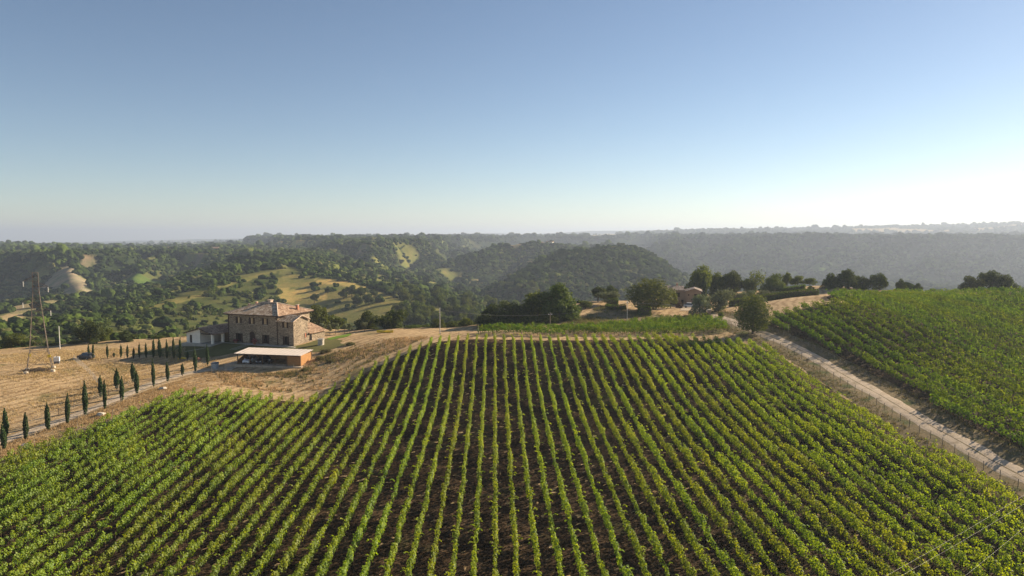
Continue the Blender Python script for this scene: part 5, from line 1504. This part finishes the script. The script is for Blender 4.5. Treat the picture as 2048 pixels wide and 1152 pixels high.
# hedges: clipped blocks of leaves
def hedge(pts, w, h, label, seed, n_per=150, m='leaf_hedge', leaf=.22, group=None):
    p = np.array(pts); s = np.r_[0, np.cumsum(np.linalg.norm(np.diff(p, axis=0), axis=1))]; L = s[-1]
    rg = np.random.default_rng(seed); n = int(L * n_per * (w + 2 * h) / 3)
    q = rg.random(n) * L; x = np.interp(q, s, p[:, 0]); y = np.interp(q, s, p[:, 1])
    k = np.clip(np.searchsorted(s, q) - 1, 0, len(p) - 2); dv = p[k + 1] - p[k]; dv = dv / np.linalg.norm(dv, axis=1, keepdims=True)
    nv = np.c_[-dv[:, 1], dv[:, 0]]
    f = rg.random(n) * (w + 2 * h)
    top = f < w
    sd = np.where(f < w + h, -1, 1)
    lat = np.where(top, f - w / 2, sd * w / 2 + rg.normal(0, .05, n)); z = np.where(top, h + rg.normal(0, .05, n), rg.random(n) * h)
    # end caps
    e = rg.random(n) < min(.5, w / (L + w)) * .7
    q_end = rg.random(n) < .5
    x = np.where(e, np.where(q_end, p[0, 0], p[-1, 0]), x); y = np.where(e, np.where(q_end, p[0, 1], p[-1, 1]), y)
    lat = np.where(e, (rg.random(n) - .5) * w, lat); z = np.where(e, rg.random(n) * h, z)
    z0 = full_z(x, y)
    C = np.c_[x + nv[:, 0] * lat, y + nv[:, 1] * lat, z0 + z]
    Nn = np.where(top[:, None], np.array([[0, 0, 1.0]]), np.c_[nv * sd[:, None], np.full(n, .2)]) + rg.normal(size=(n, 3)) * .4
    o0 = np.array([p[0, 0], p[0, 1], float(z0.min())])
    V, F = leaf_quads(C - o0, Nn, leaf * (.6 + .8 * rg.random(n)), rg)
    t = thing('hedge', label, 'hedge', tuple(o0), 0, group)
    fo = obj('foliage', np_mesh('foliage', V, F, M[m], rg.random(n)), t); fo['kind'] = 'stuff'
    mb = MB()
    for a, b in zip(p[:-1], p[1:]):
        d_ = (b - a) / np.linalg.norm(b - a); nn = np.array([-d_[1], d_[0]]) * (w / 2 - .35)
        za, zb = fz(*a) - o0[2], fz(*b) - o0[2]
        a_, b_ = a - o0[:2], b - o0[:2]
        mb.hexa([(*(a_ - nn), za - .3), (*(b_ - nn), zb - .3), (*(b_ + nn), zb - .3), (*(a_ + nn), za - .3)], [(*(a_ - nn), za + h - .45), (*(b_ - nn), zb + h - .45), (*(b_ + nn), zb + h - .45), (*(a_ + nn), za + h - .45)])
    mb.build('branches', M['bark'], t)
def XY(px, d): return (P(px, 500, d)[0], d)
hedge([XY(1462, 205), XY(1530, 205), XY(1590, 205), XY(1638, 206)], 1.6, 2.1, 'long clipped green hedge in front of the olive grove', 1)
hedge([XY(1560, 238), XY(1612, 232)], 1.4, 1.6, 'clipped hedge at the back of the olive grove', 2)
hedge([XY(1279, 196), XY(1302, 196)], 3.0, 2.6, 'square block of clipped hedge in front of the large round tree', 3)
hedge([XY(1217, 214), XY(1237, 214)], 2.0, 2.3, 'clipped hedge block with sunlit top right of the grey olive', 4)
hedge([XY(1214, 208), XY(1232, 206), XY(1252, 207)], 1.4, 1.5, 'low dark hedge running left of the large round tree', 5)
tree_px('shrub', 'shrub', 'small dark shrub beside the road just right of the gate pillar', 'shrub', 1445, 622, 12, 184, None, 0.)
tree_px('shrub', 'shrub', 'dark shrub at the foot of the gate pillar', 'shrub', 1415, 624, 18, 186, None, 0.)
# gate pillar
x, y = XY(1421, 186); z = nz(x, y)
t = thing('gate_pillar', 'square pale stone gate pillar where the gravel road enters the garden', 'pillar', (x, y, z), .3)
MB().box(-.35, .35, -.35, .35, -.4, 2.2).build('shaft', M['ochre'], t); MB().box(-.45, .45, -.45, .45, 2.2, 2.4).build('cap', M['stone_block'], t)

# ------------------------------------------------------------------ second house
B_ = math.radians(-14)
sx_, sy_ = XY(1372, 226); sz_ = fz(sx_, sy_) - .2
h2 = thing('garden_house', 'two-storey ochre house with two low tiled gables among garden trees', 'house', (sx_, sy_, sz_), B_)
zt2 = P(1372, 583, 226)[2] - sz_
H2 = max(4.5, zt2)
# right block with the gable to the viewer, left block set back
mb = wall_with_holes(0, 5.0, -1.5, H2, [(3.1, 3.5, H2 - 2.2, H2 - .8), (3.9, 4.3, H2 - 2.2, H2 - .8)], .3)
mb.quad((0, 0, H2), (5.0, 0, H2), (2.9, 0, H2 + .85))
mb.quad((0, 0, -1.5), (0, 9, -1.5), (0, 9, H2), (0, 0, H2)); mb.quad((5.0, 0, -1.5), (5.0, 9, -1.5), (5.0, 9, H2), (5.0, 0, H2)); mb.quad((0, 9, -1.5), (5, 9, -1.5), (5, 9, H2), (0, 9, H2))
mb.build('wall', M['ochre'], h2)
mb = wall_with_holes(-6.0, -.003, -1.5, H2 + .35, [(-4.4, -3.8, H2 - 1.9, H2 - .5), (-2.6, -2.0, H2 - 1.9, H2 - .5), (-4.4, -3.8, .6, 2.1), (-1.2, -.5, .1, 2.2)], .3, 1.2)
mb.quad((-6, 1.2, -1.5), (-6, 9, -1.5), (-6, 9, H2 + .35), (-6, 1.2, H2 + .35)); mb.quad((-6, 9, -1.5), (0, 9, -1.5), (0, 9, H2 + .35), (-6, 9, H2 + .35))
mb.build('wall', M['ochre'], h2)
for a, b, c, d_, y0 in ((3.1, 3.5, H2 - 2.2, H2 - .8, 0), (3.9, 4.3, H2 - 2.2, H2 - .8, 0), (-4.4, -3.8, H2 - 1.9, H2 - .5, 1.2), (-2.6, -2.0, H2 - 1.9, H2 - .5, 1.2), (-4.4, -3.8, .6, 2.1, 1.2)):
    f = MB().box(a, b, y0 + .15, y0 + .2, c, d_).build('window', M['dark'], h2)
    for e0, e1 in ((a - .32, a - .02), (b + .02, b + .32)): MB().box(e0, e1, y0 - .06, y0 - .02, c - .02, d_ + .02).build('shutter', M['brown_wood'], f)
MB().box(-1.2, -.5, 1.35, 1.4, .1, 2.2).build('door', M['brown_wood'], h2)
MB().box(.9, 1.3, -.01, .02, H2 - 1.3, H2 - .9).build('vent', M['dark'], h2)
slab('roof', [(-.4, -.4, H2), (2.9, -.4, H2 + 1.05), (2.9, 9.3, H2 + 1.05), (-.4, 9.3, H2)], .15, M['roof_grey'], h2)
slab('roof', [(2.9, -.4, H2 + 1.05), (5.4, -.4, H2 + .1), (5.4, 9.3, H2 + .1), (2.9, 9.3, H2 + 1.05)], .15, M['roof_grey'], h2)
slab('roof', [(-6.4, .8, H2 + .35), (-.42, .8, H2 + .35), (-.42, 5, H2 + 1.5), (-6.4, 5, H2 + 1.5)], .15, M['roof_grey'], h2)
slab('roof', [(-6.4, 5, H2 + 1.5), (-.42, 5, H2 + 1.5), (-.42, 9.3, H2 + .35), (-6.4, 9.3, H2 + .35)], .15, M['roof_grey'], h2)
c = MB().box(-3.0, -2.4, 5.5, 6.1, H2 + .9, H2 + 2.2).build('chimney', M['terracotta'], h2); MB().box(-3.1, -2.3, 5.4, 6.2, H2 + 2.2, H2 + 2.35).build('chimney_cap', M['tile_pale'], c)
x, y = XY(1383, 214); z = fz(x, y)
car('parked_car', 'white car parked before the second house beside the olive tree', (x, y, z + .08), math.radians(70), M['car_white'])
CRT = [XY(1362, 205), XY(1395, 203), XY(1412, 196), XY(1418, 200), XY(1400, 216), XY(1366, 218)]
sheet('gravel_court', CRT, M['gravel'], .8, .07, .3, 0, 9)
# little far houses
def far_house(px, py, w, h, label, d, rot=0., wall='ochre'):
    x = P(px, 500, d)[0]; z = fz(x, d)
    t = thing('far_house', label, 'house', (x, d, z), rot)
    MB().box(-w / 2, w / 2, -w * .35, w * .35, -3, h).build('wall', M[wall], t)
    mb = MB(); mb.prism([(-w * .40, h), (w * .40, h), (0, h + w * .16)], -w * .55, w * .55); r = mb.build('roof', M['roof_red'], t); r.rotation_euler = (0, 0, math.radians(90))
    for i in (-1, 0, 1): MB().box(i * w * .3 - .5, i * w * .3 + .5, -w * .35 - .06, -w * .35 - .005, h * .5, h * .5 + 1.4).build('window', M['dark'], t)
for px, py, w, h, lab, d, wl in ((1094, 486, 16, 8, 'pinkish hill village house, tallest on the wooded hilltop', 1290, 'terracotta'), (1100, 490, 12, 5, 'small white hill village house below the pinkish one', 1275, 'plaster'), (1080, 493, 10, 4, 'white hill village house left and lowest on the hilltop', 1265, 'plaster'),
                             (1064, 484, 14, 6, 'brown hill village house among trees at the hilltop left', 1300, 'ochre'), (345, 492, 16, 6, 'distant farmhouse on the left plateau among fields', 1500, 'ochre'), (430, 489, 14, 6, 'distant pinkish house on the left plateau edge', 1350, 'terracotta'),
                             (262, 489, 12, 5, 'distant pale house on the left plateau, leftmost one', 1600, 'plaster'), (745, 475, 18, 6, 'distant house on top of the middle plateau', 1700, 'ochre')):
    far_house(px, py, w, h, lab, d, rnd.uniform(-.4, .4), wl)

# ------------------------------------------------------------------ trees of the valley: single ones near, the wood beyond as one mass
gm = 'single trees on the golden meadow slope'
for px, py, w, lab in ((629, 605, 19, 'round dark tree standing alone on the golden meadow slope'), (656, 587, 15, 'small dark tree uphill of the lone meadow tree'), (688, 598, 22, 'dark tree at the left end of the meadow thicket'),
                       (704, 593, 24, 'dark tree second in the meadow thicket'), (722, 598, 26, 'broad dark tree in the middle of the meadow thicket'), (714, 612, 26, 'lower dark tree of the meadow thicket'),
                       (748, 595, 17, 'dark tree right of the meadow thicket'), (738, 610, 24, 'dark tree at the lower right of the meadow thicket'), (640, 572, 8, 'tiny bush high on the golden meadow')):
    x, y, z = G(px, py, d0=300.0, far=True)
    tree('tree', 'bush' if w < 12 else 'dark', lab, 'tree', x, y, z, w * y / FPX, w * y / FPX * .95, gm, .08)
rg = np.random.default_rng(5)
cnt = 0
while cnt < 150:      # bushes on the spur
    px = rg.uniform(150, 560); py = rg.uniform(570, 668)
    if py < 640 - (px - 150) * .24 + 6: continue
    x, y, z = G(px, py, d0=215.0, far=True)
    if y > 900 or y < 225: continue
    if fbm(np.array([x / 30]), np.array([y / 30]), 33, 3)[0] < -0.05 and rg.random() < .8: continue
    w = rg.uniform(2.2, 5.2)
    tree('bush', 'bush' if rg.random() < .7 else 'bushl', 'small round bush on the scrubby spur slope behind the farmhouse', 'bush', x, y, z - .2, w, w * rg.uniform(.75, 1.0), 'bushes on the scrubby spur slope', .03)
    cnt += 1
cnt = 0
while cnt < 110:      # valley trees between the meadow and the crest thicket
    px = rg.uniform(770, 1080); py = rg.uniform(575, 655)
    x, y, z = G(px, py, d0=225.0, far=True)
    if y > 900 or y < 260: continue
    _, kp = hill_tint(np.array([x]), np.array([y]))
    if kp[0] < .5: continue
    w = rg.uniform(5.5, 10)
    tree('valley_tree', rg.choice(['oak', 'oak', 'bright', 'dark']), 'rounded leafy tree in the shady valley wood left of the crest thicket', 'tree', x, y, z - .3, w, w * rg.uniform(.8, 1.1), 'trees of the valley wood left of the crest thicket', .06)
    cnt += 1

# the far woods
VAR = bpy.data.collections.new('wood_crowns')
def lump(seed, m, flat=.8):
    bm = bmesh.new(); bmesh.ops.create_icosphere(bm, subdivisions=3, radius=1)
    rg_ = random.Random(seed)
    dirs = [(Vector((rg_.gauss(0, 1), rg_.gauss(0, 1), rg_.gauss(.3, .8))).normalized(), rg_.uniform(.18, .42)) for _ in range(16)]
    for v in bm.verts:
        n = v.co.normalized(); r = .72
        for d_, a in dirs: r += a * max(0, n.dot(d_) - .72) / .28 * .8
        r *= 1 + rg_.gauss(0, .055)
        v.co = n * r
        v.co.z = v.co.z * flat + .45
    me = bpy.data.meshes.new('wood_crown'); bm.to_mesh(me); bm.free(); me.materials.append(m)
    return me
def woodmat(name, lo, hi):
    m, nt, out = mat(name)
    oi = N(nt, "ShaderNodeObjectInfo"); tc = N(nt, "ShaderNodeTexCoord")
    n = noise_node(nt, 3.5, 4, .7, tc.outputs['Object'])
    f = mathn(nt, 'MULTIPLY_ADD', n.outputs[0], .6); nt.links.new(mathn(nt, 'MULTIPLY_ADD', oi.outputs['Random'], .7), nt.nodes[-2].inputs[2]); nt.nodes[-1].inputs[2].default_value = -.15
    r = ramp(nt, f, [(.1, lo), (.9, hi)])
    d_ = N(nt, "ShaderNodeBsdfDiffuse"); nt.links.new(r.outputs[0], d_.inputs[0]); t_ = N(nt, "ShaderNodeBsdfTranslucent"); nt.links.new(r.outputs[0], t_.inputs[0])
    ms = N(nt, "ShaderNodeMixShader"); ms.inputs[0].default_value = .06; nt.links.new(d_.outputs[0], ms.inputs[1]); nt.links.new(t_.outputs[0], ms.inputs[2]); nt.links.new(ms.outputs[0], out.inputs[0])
    return m
WM = [woodmat('wood_green', (.016, .028, .008), (.080, .112, .022)), woodmat('wood_dark', (.010, .019, .007), (.050, .070, .017)), woodmat('wood_olive', (.040, .046, .016), (.13, .13, .045)), woodmat('wood_light', (.045, .062, .016), (.15, .165, .045))]
for i in range(8):
    o = bpy.data.objects.new('wood_crown_%d' % i, lump(900 + i, WM[(1, 1, 1, 0, 0, 0, 2, 3)[i]], (.8, .9, .75, .7, .85, 1.0, .8, .7)[i])); VAR.objects.link(o)
def scatter(name, d0, d1, n, smin, smax, label, clump=1.0, seed=1):
    rg = np.random.default_rng(seed)
    ang = rg.uniform(-.70, .70, n); d = np.sqrt(rg.random(n) * (d1 * d1 - d0 * d0) + d0 * d0)
    x = np.sin(ang) * d; y = np.cos(ang) * d
    _, keep = hill_tint(x, y)
    dd, *_r = near_seg(x, y, NEAR_EDGE)
    ok = (rg.random(n) < keep) & ~in_poly(x, y, NEAR_EDGE) & (dd > 16)
    gap = fbm(x / 45, y / 45, 12, 3)
    ok &= rg.random(n) < np.maximum(np.clip(1.0 + 2.4 * gap, .12, 1), np.clip((x / y + .06) / .08, 0, .9 if d0 < 1500 else .5))
    x = x[ok]; y = y[ok]; n = len(x)
    z = full_z(x, y)
    big = np.where(rg.random(n) < .12, 1.5, 1.0)
    s = big * (smin + (smax - smin) * rg.beta(1.3, 2.2, n) * 1.25) * (1 + .45 * fbm(x / 60, y / 60, 13, 2)) * .5
    me = bpy.data.meshes.new(name)
    me.vertices.add(n); me.vertices.foreach_set('co', np.c_[x, y, z - s * .12].astype(np.float32).ravel())
    sc = np.c_[s, s, s * rg.uniform(.8, 1.25, n)].astype(np.float32)
    a = me.attributes.new('crown_size', 'FLOAT_VECTOR', 'POINT'); a.data.foreach_set('vector', sc.ravel())
    a = me.attributes.new('crown_turn', 'FLOAT_VECTOR', 'POINT'); a.data.foreach_set('vector', np.c_[np.zeros(n), np.zeros(n), rg.uniform(0, 6.28, n)].astype(np.float32).ravel())
    a = me.attributes.new('crown_kind', 'INT', 'POINT'); a.data.foreach_set('value', np.clip(rg.integers(0, 7, n) + np.round(3.6 * fbm(x / 60, y / 60, 15, 3)), 0, 7 if d0 < 1500 else 5).astype(np.int32))
    o = obj(name, me); tag(o, label, 'wood', None, 'stuff')
    ng = bpy.data.node_groups.new(name, 'GeometryNodeTree')
    ng.interface.new_socket('Geometry', in_out='INPUT', socket_type='NodeSocketGeometry'); ng.interface.new_socket('Geometry', in_out='OUTPUT', socket_type='NodeSocketGeometry')
    gi = ng.nodes.new('NodeGroupInput'); go = ng.nodes.new('NodeGroupOutput')
    m2p = ng.nodes.new('GeometryNodeMeshToPoints'); iop = ng.nodes.new('GeometryNodeInstanceOnPoints'); ci = ng.nodes.new('GeometryNodeCollectionInfo')
    ci.inputs['Collection'].default_value = VAR; ci.inputs['Separate Children'].default_value = True; ci.inputs['Reset Children'].default_value = True
    iop.inputs['Pick Instance'].default_value = True
    def attr(nm, ty):
        q = ng.nodes.new('GeometryNodeInputNamedAttribute'); q.data_type = ty; q.inputs['Name'].default_value = nm
        return [s_ for s_ in q.outputs if s_.enabled][0]
    L = ng.links.new
    L(gi.outputs[0], m2p.inputs['Mesh']); L(m2p.outputs[0], iop.inputs['Points']); L(ci.outputs[0], iop.inputs['Instance'])
    L(attr('crown_kind', 'INT'), iop.inputs['Instance Index']); L(attr('crown_size', 'FLOAT_VECTOR'), iop.inputs['Scale']); L(attr('crown_turn', 'FLOAT_VECTOR'), iop.inputs['Rotation'])
    L(iop.outputs[0], go.inputs[0])
    md = o.modifiers.new('scatter', 'NODES'); md.node_group = ng
    return n
NW = []
NW.append(scatter('woodland', 230, 700, 13000, 2.6, 5.6, 'rough green woodland and scrub filling the nearer valley slopes', seed=1))
NW.append(scatter('forest', 700, 1500, 52000, 4.0, 8.0, 'mixed green forest covering the hills and gorge sides', seed=2))
NW.append(scatter('forest', 1500, 2700, 44000, 6.0, 12.0, 'hazy forest on the far plateau slopes', seed=3))
NW.append(scatter('forest', 2700, 6500, 26000, 9.0, 19.0, 'pale blue forest on the distant skyline', seed=4))

# ------------------------------------------------------------------ dry grass tufts and weeds
def tufts(name, XYs, h, m, label, seed, blades=5, wd=.05):
    rg = np.random.default_rng(seed)
    p = np.repeat(np.array(XYs), blades, 0); n = len(p)
    p = p + rg.normal(0, .18, p.shape)
    z = near_z(p[:, 0], p[:, 1])
    a = rg.random(n) * 6.283; hh = h * rg.uniform(.5, 1.3, n); lean = rg.uniform(.1, .6, n) * hh
    bx, by = np.cos(a) * wd, np.sin(a) * wd; la = rg.random(n) * 6.283
    v0 = np.c_[p[:, 0] - bx, p[:, 1] - by, z]; v1 = np.c_[p[:, 0] + bx, p[:, 1] + by, z]; v2 = np.c_[p[:, 0] + np.cos(la) * lean, p[:, 1] + np.sin(la) * lean, z + hh]
    V = np.stack([v0, v1, v2], 1).reshape(-1, 3); F = np.arange(3 * n).reshape(n, 3)
    return tag(obj(name, np_mesh(name, V, F, m, rg.random(n))), label, 'grass', None, 'stuff')
def rand_in(poly, n, seed, thr=None):
    rg = np.random.default_rng(seed); q = np.array(poly); out = []
    x = rg.uniform(q[:, 0].min(), q[:, 0].max(), n * 4); y = rg.uniform(q[:, 1].min(), q[:, 1].max(), n * 4)
    ok = in_poly(x, y, poly)
    if thr is not None: ok &= rg.random(len(x)) < np.clip(.5 + (fbm(x / 9, y / 9, seed, 3) - thr) * 1.6, .08, 1)
    return np.c_[x[ok], y[ok]][:n]
BANK = [Gxy(a, b) for a, b in [(430,742),(520,748),(600,742),(640,715),(700,695),(790,676),(860,674),(820,690),(760,715),(700,745),(640,780),(590,785),(520,780),(450,770)]]
tufts('dry_grass', rand_in(BANK, 2600, 1, .1), .38, M['straw'], 'tall straw coloured grass on the bank round the carport', 1, 6, .06)
FIELD = [Gxy(a, b) for a, b in [(0,890),(120,850),(300,780),(420,742),(450,772),(400,776),(300,806),(200,845),(100,882),(0,925)]]
tufts('dry_grass', rand_in(FIELD, 4200, 2, -.2), .30, M['straw'], 'dry grass on the slope between cypress lane and vineyard', 2, 5, .05)
LEFTF = [Gxy(a, b) for a, b in [(0,710),(180,695),(370,690),(370,720),(440,715),(430,735),(300,755),(100,830),(0,870)]]
tufts('dry_grass', rand_in(LEFTF, 5200, 3, 0.0), .28, M['straw'], 'short mown straw on the dry field round the pylon', 3, 5, .06)
tufts('weeds', rand_in(BANK, 1500, 4, .15), .5, M['weed'], 'greenish weeds on the bank round the carport', 4, 6, .07)
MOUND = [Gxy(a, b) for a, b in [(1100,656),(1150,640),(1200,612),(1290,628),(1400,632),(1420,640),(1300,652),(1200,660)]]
sheet('rough_grass_shade', MOUND, M['verge'], .9, .06, .8, 0, 12)  # weedy brown grass, with the shade of the trees put into its darker colour
tufts('weeds', rand_in(MOUND, 2200, 5, 0.0), .55, M['weed'], 'rough weeds on the dry mound behind the crest vine rows', 5, 6, .07)
vg = []
for o_ in (-4.6, -3.6, 3.4, 4.2, 5.0): vg += off_line(ROADC, o_)
vg = np.array(vg); vg = vg[(vg[:, 1] > 60)]; vg = np.repeat(vg, 4, 0) + np.random.default_rng(9).normal(0, .5, (len(vg) * 4, 2))
tufts('weeds', vg, .35, M['weed'], 'low grass along both verges of the gravel road', 6, 4, .06)
for i, (px, py, w) in enumerate(((640, 718, 20), (652, 705, 24), (612, 742, 18), (660, 724, 18), (1180, 640, 22), (1150, 648, 18), (700, 690, 20), (1222, 648, 20))):
    x, y, z = G(px, py)
    tree('weed_clump', 'weedy', ['weedy clump at the right corner of the carport', 'broad weedy clump uphill of the carport corner', 'weedy clump on the bank below the carport corner', 'weedy clump on the bare bank right of the carport',
                             'weedy clump on the dry mound, middle of three', 'weedy clump on the dry mound, leftmost of three', 'weedy clump on the meadow right of the lawn', 'weedy clump on the dry mound, rightmost of three'][i], 'weeds', x, y, z - .1, w * y / FPX, 1.0, None, 0.0)

# ------------------------------------------------------------------ haze
mh, nt, out = mat("haze")
pv = N(nt, "ShaderNodeVolumePrincipled")
pv.inputs['Density'].default_value = HAZE_DENSITY
pv.inputs['Color'].default_value = (*HAZE_COLOR, 1)
pv.inputs['Anisotropy'].default_value = HAZE_G
nt.links.new(pv.outputs[0], out.inputs['Volume'])
hz = MB().box(-19000, 19000, -300, 19000, -430, 165).build('haze', mh)
tag(hz, kind='stuff')

print('rows', len(rows), len(rr), len(cr), 'woods', NW, 'tris', sum(len(o.data.polygons) for o in S.objects if o.type == 'MESH'))
